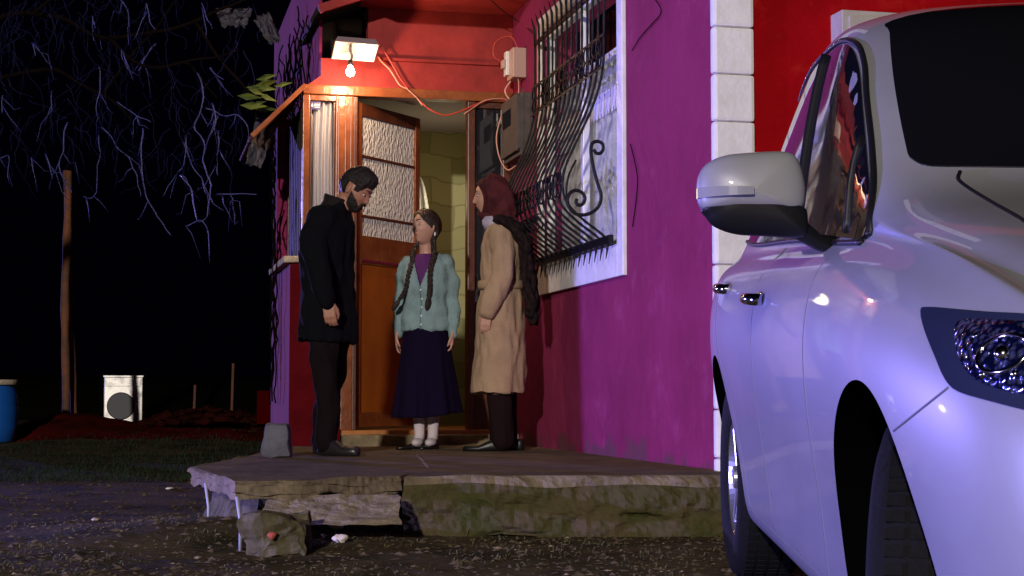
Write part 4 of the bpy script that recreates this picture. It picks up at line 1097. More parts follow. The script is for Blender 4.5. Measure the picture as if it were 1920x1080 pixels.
# skirt
bm = bmesh.new(); rows = []
for j in range(26):
    t = j / 25; z = .80 - (.80 - .205) * t; rx = .112 + .095 * t; ry = .140 + .085 * t; row = []
    for k in range(96):
        q = 2 * PI * k / 96; fo = 1 + .055 * t * math.sin(9 * q + 1.1 * math.sin(2 * q)) + .02 * t * math.sin(17 * q)
        lift = .035 * max(0, math.sin(q - .2)) * t
        row.append(bm.verts.new((rx * fo * math.cos(q), ry * fo * math.sin(q) + .012 * t, z + lift)))
    rows.append(row)
for j in range(25):
    for k in range(96): bm.faces.new((rows[j][k], rows[j][(k + 1) % 96], rows[j + 1][(k + 1) % 96], rows[j + 1][k]))
bmesh.ops.solidify(bm, geom=bm.faces[:], thickness=.004)
obj('skirt', bm, M['skirt'], girl, True)
for s in (1, -1):
    bm = bmesh.new(); loft(bm, [((-.02, s * .045, .065), .042, .036), ((-.028, s * .045, .10), .036, .034), ((-.028, s * .047, .16), .040, .037), ((-.025, s * .05, .24), .049, .044), ((-.02, s * .055, .32), .052, .048)], 20, fold=.02)
    ellipsoid(bm, (.02, s * .045, .045), (.07, .036, .030)); obj('sock', bm, M['sock'], girl, True)
    shoe(girl, .0, s * .048, .002, .235, M['shoeblack'], R(-38) if s < 0 else R(-12), .048, .043)

# ---------------- the woman
wp = PT(936, 844, 9.97)
wom = thing('person', 'woman in maroon headscarf and camel coat facing left', 'person', (wp.x, wp.y, SLAB), R(170))
hw = hmat((.055, 0, 1.585), R(17), R(4))
HS = 1.0
bm = bmesh.new(); head_mesh(bm, hw, HS)
limb(bm, [(-.02, 0, 1.35), (-.005, 0, 1.43), (.03, 0, 1.51)], [.055, .048, .045])
limb(bm, [(0, 0, .95), (-.02, 0, 1.1), (-.03, 0, 1.30)], [.08, .08, .08])
for s in (1, -1):
    limb(bm, [(-.03, s * .145, 1.345), (-.055, s * .185, 1.22), (-.055, s * .21, 1.08), (-.01, s * .215, .96), (.036, s * .205, .86)], [.045, .04, .035, .030, .026])
    limb(bm, [(-.01, s * .085, .90), (-.02, s * .085, .45), (-.03, s * .08, .09)], [.07, .045, .036])
hand(bm, (.04, .205, .865), (.10, .0, -1), (-.1, -1, 0), (1, 0, 0), .175, .5)
hand(bm, (.04, -.205, .865), (.10, .0, -1), (-.1, 1, 0), (1, 0, 0), .175, .5)
fuse('body', bm, .0045, M['skinpale'], wom, 2)
face_bits(wom, hw, HS)
bm = bmesh.new()
def scf(az, el):
    a = abs(az); 
    lim = 1.05 - .25 * (el < 0)
    opening = ((a / 1.08) ** 2 + ((el + .10) / .88) ** 2)
    return opening - 1
shell(bm, hw, scf, lambda az, el: .018 + .014 * (abs(az) > 1.3) + .016 * gs(abs(az) - 2.4, 1.0) * gs(el, .8) + .007 * math.sin(az * 5 + el * 7) * min(1, max(0, abs(az) - .9)) + .004 * noise.noise(V((az * 4, el * 5, 3))), nu=110, nv=84)
tube(bm, [hw @ head_pt(1.13 * math.cos(q), -.10 + .92 * math.sin(q), .010, True) for q in [2 * PI * k / 60 for k in range(61)]], .010, 8)
hs_ = obj('headscarf', bm, M['hijab'], wom, True)
bm = bmesh.new()
limb(bm, [(.075, 0, 1.478), (.03, 0, 1.455), (-.02, 0, 1.455)], [.055, .070, .078], 14)
limb(bm, [(-.01, 0, 1.56), (-.03, 0, 1.51), (-.04, 0, 1.45)], [.095, .088, .08], 14)
fuse('scarf_wrap', bm, .006, M['hijab'], hs_, 3, folds(1, 18, 12, .020, 8))
bm = bmesh.new(); loft(bm, [((-.0, 0, 1.38), .088, .10), ((.02, 0, 1.42), .085, .088), ((.035, 0, 1.462), .072, .072)], 20, fold=.05, nf=5); obj('scarf_collar', bm, M['lilac'], wom, True)
bm = bmesh.new()
loft(bm, [((.0, 0, .36), .175, .215), ((.0, 0, .5), .168, .207), ((-.0, 0, .7), .158, .195), ((-.01, 0, .9), .150, .182), ((-.012, 0, 1.03), .132, .165), ((-.015, 0, 1.15), .135, .175), ((-.028, 0, 1.27), .138, .185), ((-.03, 0, 1.355), .115, .165), ((-.02, 0, 1.40), .09, .115), ((-.01, 0, 1.43), .07, .08)], 32, fold=.014)
for s in (1, -1):
    limb(bm, [(-.03, s * .145, 1.345), (-.055, s * .185, 1.22), (-.055, s * .21, 1.08), (-.01, s * .215, .96), (.033, s * .205, .862)], [.073, .066, .060, .054, .046])
wc = fuse('coat', bm, .009, M['beige'], wom, 4, folds(1, 7, 2.0, .026, 9))
bm = bmesh.new(); loft(bm, [((-.012, 0, 1.005), .142, .174), ((-.012, 0, 1.02), .146, .178), ((-.012, 0, 1.045), .146, .178), ((-.012, 0, 1.058), .142, .174)], 40); 
obj('belt', bm, M['beige'], wom, True)
bm = bmesh.new()
for s in (1, -1):
    limb(bm, [(-.01, s * .085, .6), (-.02, s * .085, .3), (-.03, s * .08, .075)], [.088, .078, .074])
fuse('trousers', bm, .010, M['maroon'], wom, 3, folds(1, 14, 3, .012, 2))
shoe(wom, .02, .085, .002, .27, M['shoeblack'], R(5), .075, .046); shoe(wom, -.06, -.085, .002, .27, M['shoeblack'], R(-5), .075, .046)
# knitted shawl over the back of her shoulder
bm = bmesh.new()
P = smooth_path([(-.02, .13, 1.43), (-.10, .15, 1.40), (-.175, .13, 1.30), (-.20, .11, 1.15), (-.215, .10, 1.0), (-.225, .10, .86), (-.23, .10, .78)], 5)
n = len(P)
for ph in range(7):
    a = (ph - 3) / 3
    tube(bm, [p + V((.022 * math.sin(i * .5 + ph * 2), .075 * a + .008 * math.sin(i * .7 + ph), .012 * math.cos(i * .6 + ph * 1.7))) for i, p in enumerate(P[:n - (ph * 3) % 5])], [.030 * (1 - .45 * i / n) + .004 * math.sin(i * 1.7 + ph) for i in range(n - (ph * 3) % 5)], 8)
obj('shawl', bm, M['shawl'], wom, True)

# ================================================================== CAR (local: x rearward from the front axle, +y the visible side, z up)
YAW = R(1.9); TILT = R(2.1)
fx = 0.565 + 0.85; fz = 0.602 - 0.675
ax = V((math.sin(YAW) * math.cos(TILT), math.cos(YAW) * math.cos(TILT), math.sin(TILT)))
ay = V((-math.cos(YAW), math.sin(YAW), 0)); az_ = ax.cross(ay)
MC = Matrix(((ax.x, ay.x, az_.x, fx), (ax.y, ay.y, az_.y, 2.65), (ax.z, ay.z, az_.z, fz), (0, 0, 0, 1)))
MCI = MC.inverted()
car = thing('parked_car', 'white hatchback parked beside the porch, seen past its mirror and headlight', 'car', mtx=MC)
ST = [ # a, bm, zb, zsh, br, zr, zt
 (-.835, .30, .26, .58, .22, .60, .61), (-.80, .55, .24, .63, .42, .655, .67), (-.72, .705, .21, .70, .56, .735, .755),
 (-.60, .785, .19, .765, .62, .805, .83), (-.42, .825, .18, .825, .66, .865, .90), (-.15, .845, .18, .88, .69, .93, .97),
 (.15, .85, .18, .915, .71, .98, 1.025), (.40, .85, .18, .94, .715, 1.03, 1.075), (.58, .85, .18, .95, .705, 1.135, 1.20),
 (.85, .85, .18, .96, .670, 1.32, 1.385), (1.15, .85, .18, .97, .64, 1.495, 1.56), (1.40, .85, .18, .98, .615, 1.565, 1.63),
 (1.9, .85, .18, .995, .600, 1.60, 1.665), (2.4, .852, .18, 1.01, .57, 1.55, 1.595), (2.8, .845, .2, 1.02, .53, 1.46, 1.51),
 (3.02, .80, .24, .99, .56, 1.20, 1.22), (3.10, .70, .28, .85, .55, .92, .93)]
def sect(s):
    a, bmx, zb, zsh, br, zr, zt_ = s
    k = min(1, (zsh - zb) / .7)
    def zz(z): return zb + (z - .18) / (.915 - .18) * (zsh - zb)
    rowp = [(0, zb), (bmx * .8, zb), (bmx - .075 * k, zb + .02), (bmx - .055 * k, zz(.30)), (bmx - .040 * k, zz(.42)), (bmx - .012 * k, zz(.56)), (bmx, zz(.70)), (bmx - .008 * k, zz(.80)),
            (bmx - .035 * k, zsh - .035), (bmx - .085 * k, zsh + .0), (bmx - .115 * k, zsh + .028),
            None, (br + .015, zr - .02), (br - .03, zr + .012), (br * .75, zt_ - .018), (br * .4, zt_ - .004), (0, zt_)]
    p, q = rowp[10], rowp[12]
    rowp[11] = ((p[0] + q[0]) / 2 + .012, (p[1] + q[1]) / 2)
    return [V((a, y, z)) for y, z in rowp]
def cr(p0, p1, p2, p3, t): return 0.5 * ((2 * p1) + (p2 - p0) * t + (2 * p0 - 5 * p1 + 4 * p2 - p3) * t * t + (3 * p1 - p0 - 3 * p2 + p3) * t ** 3)
cage = [sect(s) for s in ST]
bm = bmesh.new(); nr = len(cage[0]); grid = []
for sc in cage:
    full = [V((p.x, -p.y, p.z)) for p in sc[:0:-1][:-1]] if False else None
    row = [bm.verts.new(p) for p in sc]                         # +y side, bottom centre .. top centre
    row2 = [bm.verts.new((p.x, -p.y, p.z)) for p in sc[1:-1]][::-1]
    grid.append(row + row2)
n = len(grid[0])
for i in range(len(grid) - 1):
    for k in range(n): bm.faces.new((grid[i][k], grid[i][(k + 1) % n], grid[i + 1][(k + 1) % n], grid[i + 1][k]))
bm.faces.new(grid[0]); bm.faces.new(grid[-1])
bmesh.ops.recalc_face_normals(bm, faces=bm.faces)
me = bpy.data.meshes.new('hull'); bm.to_mesh(me); bm.free()
hull = bpy.data.objects.new('body', me); C.objects.link(hull)
sd = hull.modifiers.new('s', 'SUBSURF'); sd.levels = 4; sd.render_levels = 4
dg = bpy.context.evaluated_depsgraph_get(); dg.update()
hme = bpy.data.meshes.new_from_object(hull.evaluated_get(dg))
HB = BVHTree.FromPolygons([v.co.copy() for v in hme.vertices], [tuple(p.vertices) for p in hme.polygons])
hull.modifiers.clear(); hull.data = hme
hme.materials.append(M['paint']); hme.materials.append(M['blackwell'])
FA, RA_, AR = 0.0, 2.52, 0.375
def cutter(a, r, zc_):
    bm = bmesh.new()
    for s in (1, -1):
        bmesh.ops.create_cone(bm, cap_ends=True, segments=96, radius1=r, radius2=r, depth=.5, matrix=Matrix.Translation((a, s * .86, zc_)) @ Matrix.Rotation(PI / 2, 4, 'X'))
    me = bpy.data.meshes.new('cut'); bm.to_mesh(me); bm.free(); me.materials.append(M['blackwell'])
    o = bpy.data.objects.new('cut', me); C.objects.link(o); return o
cuts = [cutter(FA, AR, .325), cutter(RA_, AR, .335)]
for c in cuts:
    md = hull.modifiers.new('b', 'BOOLEAN'); md.operation = 'DIFFERENCE'; md.object = c; md.solver = 'EXACT'
    try: md.material_mode = 'TRANSFER'
    except Exception: pass
dg = bpy.context.evaluated_depsgraph_get(); dg.update()
bme = bpy.data.meshes.new_from_object(hull.evaluated_get(dg)); hull.modifiers.clear(); hull.data = bme
for c in cuts: bpy.data.objects.remove(c)
bme.materials.clear(); bme.materials.append(M['paint']); bme.materials.append(M['blackwell'])
for p in bme.polygons:
    c = p.center; p.use_smooth = True; p.material_index = 0
    for a, zc_ in ((FA, .325), (RA_, .335)):
        rr0 = math.hypot(c.x - a, c.z - zc_)
        if rr0 < AR - .001 and abs(c.y) < .80: p.material_index = 1
        if abs(rr0 - AR) < .002 and abs(p.normal.y) < .3 and abs(c.y) < .97: p.material_index = 1
    if p.material_index == 1: p.use_smooth = False
hull.parent = car
# keep crisp rim where the wells are cut
bm = bmesh.new(); bm.from_mesh(bme)
for e in bm.edges:
    if len(e.link_faces) == 2 and e.link_faces[0].material_index != e.link_faces[1].material_index: e.smooth = False
bm.to_mesh(bme); bm.free()
def cast(o, d):
    h = HB.ray_cast(V(o), V(d)); return h
def side(a, z, s=1):
    h = cast((a, s * 2, z), (0, -s, 0))
    if h[0] is None:
        h = HB.find_nearest(V((a, s * .8, z)))
    return h[0], h[1]
def top(a, b):
    h = cast((a, b, 4), (0, 0, -1))
    if h[0] is None: h = HB.find_nearest(V((a, b, 1)))
    return h[0], h[1]
CAML = MCI @ CAM
def pix(px, py):
    d = (MCI.to_3x3() @ ray(px, py)).normalized(); h = cast(CAML, d)
    return (h[0], h[1]) if h[0] else (None, None)
def inside(p, poly):
    r = False; n = len(poly)
    for i in range(n):
        a, b = poly[i], poly[(i + 1) % n]
        if (a[1] > p[1]) != (b[1] > p[1]) and p[0] < (b[0] - a[0]) * (p[1] - a[1]) / (b[1] - a[1]) + a[0]: r = not r
    return r
def closed(pts, sub=6):
    n = len(pts); out = []
    P = [V((*p, 0)) for p in pts]
    for i in range(n):
        for k in range(sub):
            q = cr(P[i - 1], P[i], P[(i + 1) % n], P[(i + 2) % n], k / sub); out.append((q.x, q.y))
    return out
def panel(name, poly, fn, m, off, parent, step, skirt=.012, mirror=False, sub=6, bulge=0):
    out = closed(poly, sub) if sub else poly
    xs_ = [p[0] for p in out]; ys_ = [p[1] for p in out]
    pts = [V(p) for p in out]; nb = len(pts)
    x = min(xs_) + step
    while x < max(xs_):
        y = min(ys_) + step
        while y < max(ys_):
            if inside((x, y), out) and min((V((x, y)) - p).length for p in pts) > step * .55: pts.append(V((x, y)))
            y += step
        x += step
    r = delaunay_2d_cdt(pts, [(i, (i + 1) % nb) for i in range(nb)], [], 1, 1e-6)
    bm = bmesh.new(); vv = []; nn = []
    for i, p in enumerate(r[0]):
        c, n_ = fn(p.x, p.y)
        if c is None: c, n_ = V((0, 0, 0)), V((0, 0, 1))
        e = 0
        if bulge:
            dm = min((V(p) - V(q)).length for q in out); e = bulge * min(1, dm / (step * 3))
        co = c + n_ * (off + e)
        if mirror: co.y *= -1
        vv.append(bm.verts.new(co)); nn.append(n_)
    for f in r[2]:
        if len(set(f)) >= 3 and inside((sum(r[0][i].x for i in f) / len(f), sum(r[0][i].y for i in f) / len(f)), out):
            try: bm.faces.new([vv[i] for i in f])
            except ValueError: pass
    be = [e for e in bm.edges if e.is_boundary]
    ext = bmesh.ops.extrude_edge_only(bm, edges=be)
    nm = {}
    for v, n_ in zip(vv, nn): nm[tuple(round(q, 5) for q in v.co)] = n_
    for v in [g_ for g_ in ext['geom'] if isinstance(g_, bmesh.types.BMVert)]:
        n_ = nm.get(tuple(round(q, 5) for q in v.co), V((0, 0, 1))).copy()
        if mirror: n_.y *= -1
        v.co -= n_ * (off + skirt)
    for v in [v for v in bm.verts if not v.link_faces]: bm.verts.remove(v)
    o = obj(name, bm, m, parent, True)
    bm = bmesh.new(); bm.from_mesh(o.data)
    for e in bm.edges:
        if len(e.link_faces) == 2 and e.link_faces[0].normal.dot(e.link_faces[1].normal) < .6: e.smooth = False
    bm.to_mesh(o.data); bm.free()
    return o
# windscreen
panel('windscreen', [(.40, 0), (.42, .35), (.47, .58), (.52, .635), (.60, .635), (.85, .605), (1.10, .562), (1.20, .535), (1.245, .3), (1.25, 0), (1.245, -.3), (1.20, -.535), (1.10, -.562), (.85, -.605), (.60, -.635), (.52, -.635), (.47, -.58), (.42, -.35)], top, M['carglass'], .003, car, .05, sub=4)
SWN = [(.40, .962), (.43, 1.01), (.61, 1.135), (.81, 1.27), (.98, 1.38), (1.13, 1.452), (1.30, 1.492), (1.55, 1.515), (1.95, 1.53), (2.35, 1.50), (2.62, 1.41), (2.70, 1.24), (2.62, 1.09), (2.2, 1.055), (1.5, 1.025), (1.0, .998), (.7, .978), (.5, .962)]
for s in (1, -1):
    o = panel('side_window', SWN, lambda a, z: side(a, z), M['carglass'], .003, car, .05, mirror=(s < 0), sub=4)
def strip(name, pts, r, m, par=car, seg=6, flat=1):
    bm = bmesh.new(); tube(bm, pts, r, seg, True, flat); return obj(name, bm, m, par, True)
def sidepath(pl, s=1, off=.0, sub=6):
    out = []
    for p in smooth_path([V((a, z, 0)) for a, z in pl], sub):
        c, n_ = side(p.x, p.y); c = c + n_ * off
        out.append(V((c.x, c.y * s, c.z)))
    return out
for s in (1, -1):
    strip('window_trim', sidepath([(.42, .950), (.7, .966), (1.0, .990), (1.5, 1.017), (2.2, 1.047), (2.64, 1.083)], s, .003), .007, M['blackplastic'])
    strip('window_trim', sidepath([(.40, .962), (.43, 1.02), (.61, 1.147), (.81, 1.281), (.98, 1.391), (1.13, 1.463), (1.32, 1.505), (1.55, 1.524), (1.95, 1.538), (2.35, 1.508)], s, .003), .008, M['blackplastic'])
    strip('door_pillar', sidepath([(1.42, 1.02), (1.50, 1.25), (1.58, 1.515)], s, .004), .013, M['blackplastic'], flat=.5)
    strip('door_pillar', sidepath([(.66, .985), (.70, 1.19)], s, .004), .008, M['blackplastic'], flat=.5)
    gap = mat('panel_gap', (.10, .10, .12), .8) if s == 1 else gap
    for pl in ([(.60, .93), (.585, .80), (.575, .6), (.60, .40), (.64, .27)], [(1.50, 1.0), (1.48, .7), (1.50, .27)], [(2.50, 1.02), (2.47, .86), (2.36, .70), (2.14, .58), (2.06, .4), (2.04, .27)], [(.64, .262), (1.5, .262), (2.04, .262)], [(.34, .50), (.345, .5)]):
        strip('panel_gap', sidepath(pl, s, -.0005), .0022, gap)
# fender/bumper shut line traced towards the headlamp, bonnet edge
def pp(pts, off=0, sub=5):
    o = []
    for p in smooth_path([V((a, b, 0)) for a, b in pts], sub):
        c, n_ = pix(p.x, p.y)
        if c: o.append(c + n_ * off)
    return o
def both(name, pts, r, m):
    if len(pts) < 2: return
    strip(name, pts, r, m); strip(name, [V((p.x, -p.y, p.z)) for p in pts], r, m)
both('panel_gap', pp([(1676, 808), (1705, 785), (1740, 757), (1778, 727)], -.0005), .0022, gap)
both('panel_gap', pp([(1800, 322), (1797, 336), (1815, 352), (1860, 380), (1925, 418), (1990, 470)], -.0005), .0045, M['blackplastic'])
# headlamps
HL = [(1728, 584), (1740, 577), (1800, 582), (1860, 587), (1925, 590), (2010, 600), (2090, 625), (2130, 665), (2110, 730), (2050, 785), (1985, 785), (1925, 770), (1860, 753), (1800, 735), (1775, 712), (1755, 668), (1735, 618)]
ok = [pix(*p)[0] for p in HL]
print('headlamp hits', [None if c is None else (round(c.x, 2), round(c.y, 2), round(c.z, 2)) for c in ok])
for mir in (False, True):
    hl = panel('headlight', HL, lambda a, b: pix(a, b), M['lens'], .0025, car, 14, mirror=mir, sub=3)
    IN = [(1800, 605), (1860, 603), (1950, 610), (2020, 640), (2040, 700), (1990, 745), (1930, 742), (1850, 722), (1812, 690), (1795, 645)]
    o = panel('reflector', IN, lambda a, b: pix(a, b), M['facet'], .0045, hl, 12, mirror=mir, sub=3, skirt=0, bulge=.004)
    for (a, b, r_) in ((1885, 668, .012), (1835, 635, .006), (1850, 705, .006), (1908, 705, .006)):
        c, n_ = pix(a, b)
        if c:
            c = c + n_ * .005
            if mir: c.y *= -1
            bm = bmesh.new(); ellipsoid(bm, c, (r_, r_, r_))
            if r_ > .01:
                q_ = n_.to_track_quat('Z', 'Y').to_matrix(); q_ = q_ if not mir else Matrix.Scale(-1, 3, V((0, 1, 0))) @ q_
                tube(bm, [c + q_ @ V((.042 * math.cos(t_), .030 * math.sin(t_), .001)) for t_ in [2 * PI * k_ / 24 for k_ in range(25)]], .0035, 6)
            obj('lamp', bm, M['chrome'], hl, True)
# door handles
for s in (1, -1):
    for a, z in ((1.40, .862), (2.22, .912)):
        P = sidepath([(a - .085, z), (a - .05, z + .003), (a, z + .005), (a + .05, z + .007), (a + .085, z + .005)], s, .0, 3)
        n = len(P); h_ = []
        for i, p in enumerate(P): h_.append(p + V((0, s * (.034 * math.sin(PI * i / (n - 1)) ** .4), 0)))
        strip('door_handle', h_, [.013] * n, M['chrome'], seg=10, flat=1.2)
        c, n_ = side(a, z - .004); bm = bmesh.new(); ellipsoid(bm, (c.x, s * (c.y - .004), c.z), (.07, .006, .028)); obj('handle_recess', bm, M['alloy'], car, True)
# wheels
def wheel(a, s, zc_, steer=0):
    w_ = bpy.data.objects.new('wheel', None); C.objects.link(w_); w_.parent = car
    w_.location = (a, s * (.700 if a < 1 else .70), zc_); w_.rotation_euler = (0, 0, steer + (0 if s > 0 else PI))
    bm = bmesh.new(); prof = [(.19, -.085), (.205, -.095), (.27, -.102), (.303, -.092), (.316, -.06), (.318, 0), (.316, .06), (.303, .092), (.27, .102), (.205, .095), (.19, .085)]
    n = 64; rows = []
    for k in range(n):
        q = 2 * PI * k / n; rows.append([bm.verts.new((r_ * math.cos(q), y, r_ * math.sin(q))) for r_, y in prof])
    for k in range(n):
        for j in range(len(prof) - 1): bm.faces.new((rows[k][j], rows[k][j + 1], rows[(k + 1) % n][j + 1], rows[(k + 1) % n][j]))
    obj('tyre', bm, M['tyre'], w_, True)
    bm = bmesh.new()
    for k in range(72):
        q = 2 * PI * k / 72; mtx = Matrix.Rotation(-q, 4, 'Y') @ Matrix.Translation((.317, 0, 0))
        for y in (-.055, -.018, .02, .056): box(bm, -.003, .0025, y - .014, y + .014, -.009, .009, mtx=mtx)
    obj('tread', bm, M['tyre'], w_)
    bm = bmesh.new(); prof = [(.19, -.08), (.175, -.07), (.175, .06), (.192, .082), (.200, .088), (.204, .085), (.19, .06)]
    rows = [[bm.verts.new((r_ * math.cos(2 * PI * k / n), y, r_ * math.sin(2 * PI * k / n))) for r_, y in prof] for k in range(n)]
    for k in range(n):
        for j in range(len(prof) - 1): bm.faces.new((rows[k][j], rows[k][j + 1], rows[(k + 1) % n][j + 1], rows[(k + 1) % n][j]))
    for k in range(7):
        q = 2 * PI * k / 7; mtx = Matrix.Rotation(q, 4, 'Y')
        vs = box(bm, .03, .19, .045, .075, -.016, .016, bev=.006, mtx=mtx)
    bmesh.ops.create_cone(bm, cap_ends=True, segments=24, radius1=.045, radius2=.035, depth=.04, matrix=Matrix.Translation((0, .066, 0)) @ Matrix.Rotation(-PI / 2, 4, 'X'))
    obj('rim', bm, M['alloy'], w_, False)
    bm = bmesh.new(); bmesh.ops.create_cone(bm, cap_ends=True, segments=32, radius1=.17, radius2=.17, depth=.01, matrix=Matrix.Translation((0, -.05, 0)) @ Matrix.Rotation(PI / 2, 4, 'X'))
    obj('brake_disc', bm, M['blackwell'], w_)
wheel(FA, 1, .318, R(-17)); wheel(FA, -1, .318, R(-17)); wheel(RA_, 1, .318); wheel(RA_, -1, .318)
# mirror: outline in the plane facing the camera, inflated to a real housing
def pillow(bm, outl, c, up, rt, fwd, d1, d2, e=.55, nr_=9):
    n = len(outl); rings = []
    for k in range(-nr_, nr_ + 1):
        t = k / nr_; dd = (d1 if t < 0 else d2) * t; sc = max(.001, (1 - abs(t) ** 2.6)) ** e
        rings.append([bm.verts.new(c + rt * (p[0] * sc) + up * (p[1] * sc) + fwd * dd) for p in outl])
    for i in range(len(rings) - 1):
        for k in range(n): bm.faces.new((rings[i][k], rings[i][(k + 1) % n], rings[i + 1][(k + 1) % n], rings[i + 1][k]))
    bm.faces.new(rings[0]); bm.faces.new(rings[-1])
def mirror(s):
    mr = bpy.data.objects.new('wing_mirror', None); C.objects.link(mr); mr.parent = car
    mc = MCI @ PT(1408, 362, 3.36)
    k = 3.36 / FPX
    def ol(pts): 
        r_ = [((a - 1408) * k, (362 - b) * k) for a, b in closed(pts, 5)]
        return r_
    inv = MCI.to_3x3(); rt = (inv @ V((1, 0, 0))); up = inv @ V((0, 0, 1)); fw = inv @ V((0, 1, 0))
    if s < 0:
        mc.y *= -1; rt = V((rt.x, -rt.y, rt.z)); up = V((up.x, -up.y, up.z)); fw = V((fw.x, -fw.y, fw.z))
    bm = bmesh.new(); pillow(bm, ol([(1312, 322), (1330, 303), (1365, 290), (1420, 285), (1470, 284), (1493, 295), (1506, 330), (1509, 370), (1500, 395), (1470, 400), (1400, 400), (1330, 396), (1310, 385), (1306, 350)]), mc, up, rt, fw, .060, .07)
    obj('mirror_shell', bm, M['paint'], mr, True)
    bm = bmesh.new(); pillow(bm, ol([(1318, 392), (1400, 396), (1480, 396), (1508, 392), (1514, 410), (1512, 440), (1490, 447), (1440, 444), (1380, 440), (1340, 426), (1323, 408)]), mc, up, rt, fw, .050, .066)
    obj('mirror_base', bm, M['blackplastic'], mr, True)
    a = mc + rt * ((1490 - 1408) * k) + up * ((362 - 425) * k); b = mc + rt * ((1540 - 1408) * k) + up * ((362 - 452) * k) + fw * .04
    bm = bmesh.new(); tube(bm, [a - rt * .02, a, a.lerp(b, .5), b, b + rt * .06 - up * .008 + fw * .02], [.024, .024, .020, .018, .022], 12); obj('mirror_arm', bm, M['blackplastic'], mr, True)
    bm = bmesh.new(); rows = []
    for i in range(14):
        u = i / 13; xx = (1305 + 100 * u - 1408) * k; row = []
        dpt = -.062 * max(.05, 1 - abs((xx) / .115) ** 2.4) ** .5 - .008 if True else 0
        for v_ in (-1, 1): row.append(bm.verts.new(mc + rt * xx + up * ((362 - 364.5 - v_ * (10 - 2.5 * u)) * k) + fw * (dpt - .000)))
        for v_ in (1, -1): row.append(bm.verts.new(mc + rt * xx + up * ((362 - 364.5 - v_ * (10 - 2.5 * u)) * k) + fw * (dpt + .02)))
        rows.append(row)
    for i in range(13):
        for q in range(4): bm.faces.new((rows[i][q], rows[i][(q + 1) % 4], rows[i + 1][(q + 1) % 4], rows[i + 1][q]))
    bm.faces.new(rows[0]); bm.faces.new(rows[-1]); obj('indicator', bm, M['indicator'], mr)
mirror(1); mirror(-1)
# front grille and number plate recess (out of frame, seen only from the side)
bm = bmesh.new(); box(bm, -.86, -.80, -.45, .45, .28, .42, bev=.02); obj('front_grille', bm, M['blackplastic'], car)

# ================================================================== BACKGROUND LEFT
# blue barrel
bp = PT(-24, 850, 16.4)
bar = thing('barrel', 'blue plastic barrel with pale lid rim at the far left', 'barrel', (bp.x, bp.y, ground_z(bp.x, bp.y)))
gz = ground_z(bp.x, bp.y); H = (602e-3 + (740 - 722) * 16.4 / FPX - gz)
bm = bmesh.new(); loft(bm, [((0, 0, H * f), r_, r_) for f, r_ in ((0, .24), (.03, .26), (.3, .295), (.34, .288), (.38, .296), (.62, .296), (.66, .288), (.70, .295), (.92, .27), (.97, .25), (1, .245))], 40); obj('barrel_body', bm, M['bluebarrel'], bar, True)
bm = bmesh.new(); loft(bm, [((0, 0, H + f), r_, r_) for f, r_ in ((.0, .275), (.005, .29), (.05, .29), (.055, .28))], 40); obj('lid', bm, M['stone'], bar, True)
# old appliance
wp_ = PT(230, 813, 21.5); gz = wp_.z; k = 21.5 / FPX
app = thing('washing_machine', 'discarded white washing machine with dark round door on thin legs', 'washing machine', (wp_.x, wp_.y, wp_.z), R(9))
ww = 35 * k; hh = 105 * k
B('casing', M['silver'], app, -ww, ww, 0, .5, .09, hh, bev=.01)
B('top_panel', M['silver'], app, -ww - .012, ww + .012, -.015, .51, hh + .001, hh + .025)
bm = bmesh.new(); bmesh.ops.create_cone(bm, cap_ends=True, segments=40, radius1=.185, radius2=.17, depth=.03, matrix=Matrix.Translation((-.03, -.016, .09 + (hh - .09) * .42)) @ Matrix.Rotation(PI / 2, 4, 'X')); obj('round_door', bm, mat('dull_grey_door', (.10, .10, .115), .6), app)
B('control_panel', M['silver'], app, -ww + .02, ww - .02, -.012, -.001, hh - .12, hh - .02)
for x in (-ww + .04, ww - .04):
    for y in (.04, .45): B('leg', M['silver'], app, x - .02, x + .02, y - .02, y + .02, -.03, .089)
# two rusty posts
def gpost(px, py, d, w_, h, label, lean=0):
    p = PT(px, py, d); bm = bmesh.new()
    P = [V((p.x + lean * t + .012 * math.sin(t * 9), p.y, p.z - .25 + (h + .25) * t)) for t in [i / 12 for i in range(13)]]
    tube(bm, P, [w_ * (1 + .12 * math.sin(i * 2.3)) for i in range(13)], 7)
    jag(bm, .008, 9)
    return tag(obj('wooden_post', bm, M['rustwood'], None, True), label, 'post')
gpost(122, 797, 18.5, .048, 2.95, 'left and paler of the paired rusty posts on the red bank', -.03)
gpost(139, 797, 18.7, .042, 2.95, 'right and darker of the paired rusty posts on the red bank', -.13)
for (px, py, h, lab) in ((362, 788, .42, 'thin stake standing left in the dark yard behind the washing machine'), (433, 792, .68, 'tallest thin stake in the dark yard near the porch')):
    p = PT(px, py, 19.5); bm = bmesh.new(); tube(bm, [(p.x, p.y, 0), (p.x + .02, p.y, h + .3)], .016, 6); tag(obj('stake', bm, M['rustwood'], None), lab, 'stake')
p = PT(501, 786, 17.5); cr_ = thing('crate', 'red plastic crate on the ground beside the house corner', 'crate', (p.x, p.y, p.z - .05))
bm = bmesh.new(); box(bm, -.09, .22, -.15, -.13, 0, .36); box(bm, -.09, .22, .13, .15, 0, .36); box(bm, -.09, -.07, -.129, .129, 0, .36); box(bm, .2, .22, -.129, .129, 0, .36); obj('crate_walls', bm, M['redplastic'], cr_)
B('crate_base', M['redplastic'], cr_, -.069, .199, -.129, .129, .01, .03)
rnd = random.Random(21)
rock('rubble_stone', (*PT(145, 833, 17.0)[:2], PT(145, 833, 17.0).z), (.10, .06, .035), M['stone'], 'pale lump of stone on the red bank below the posts', 'stone', seed=5)
rock('rubble_stone', (*PT(177, 835, 17.0)[:2], PT(177, 835, 17.0).z), (.045, .03, .02), M['stone'], 'small pale stone right of the larger pale lump', 'stone', seed=6)
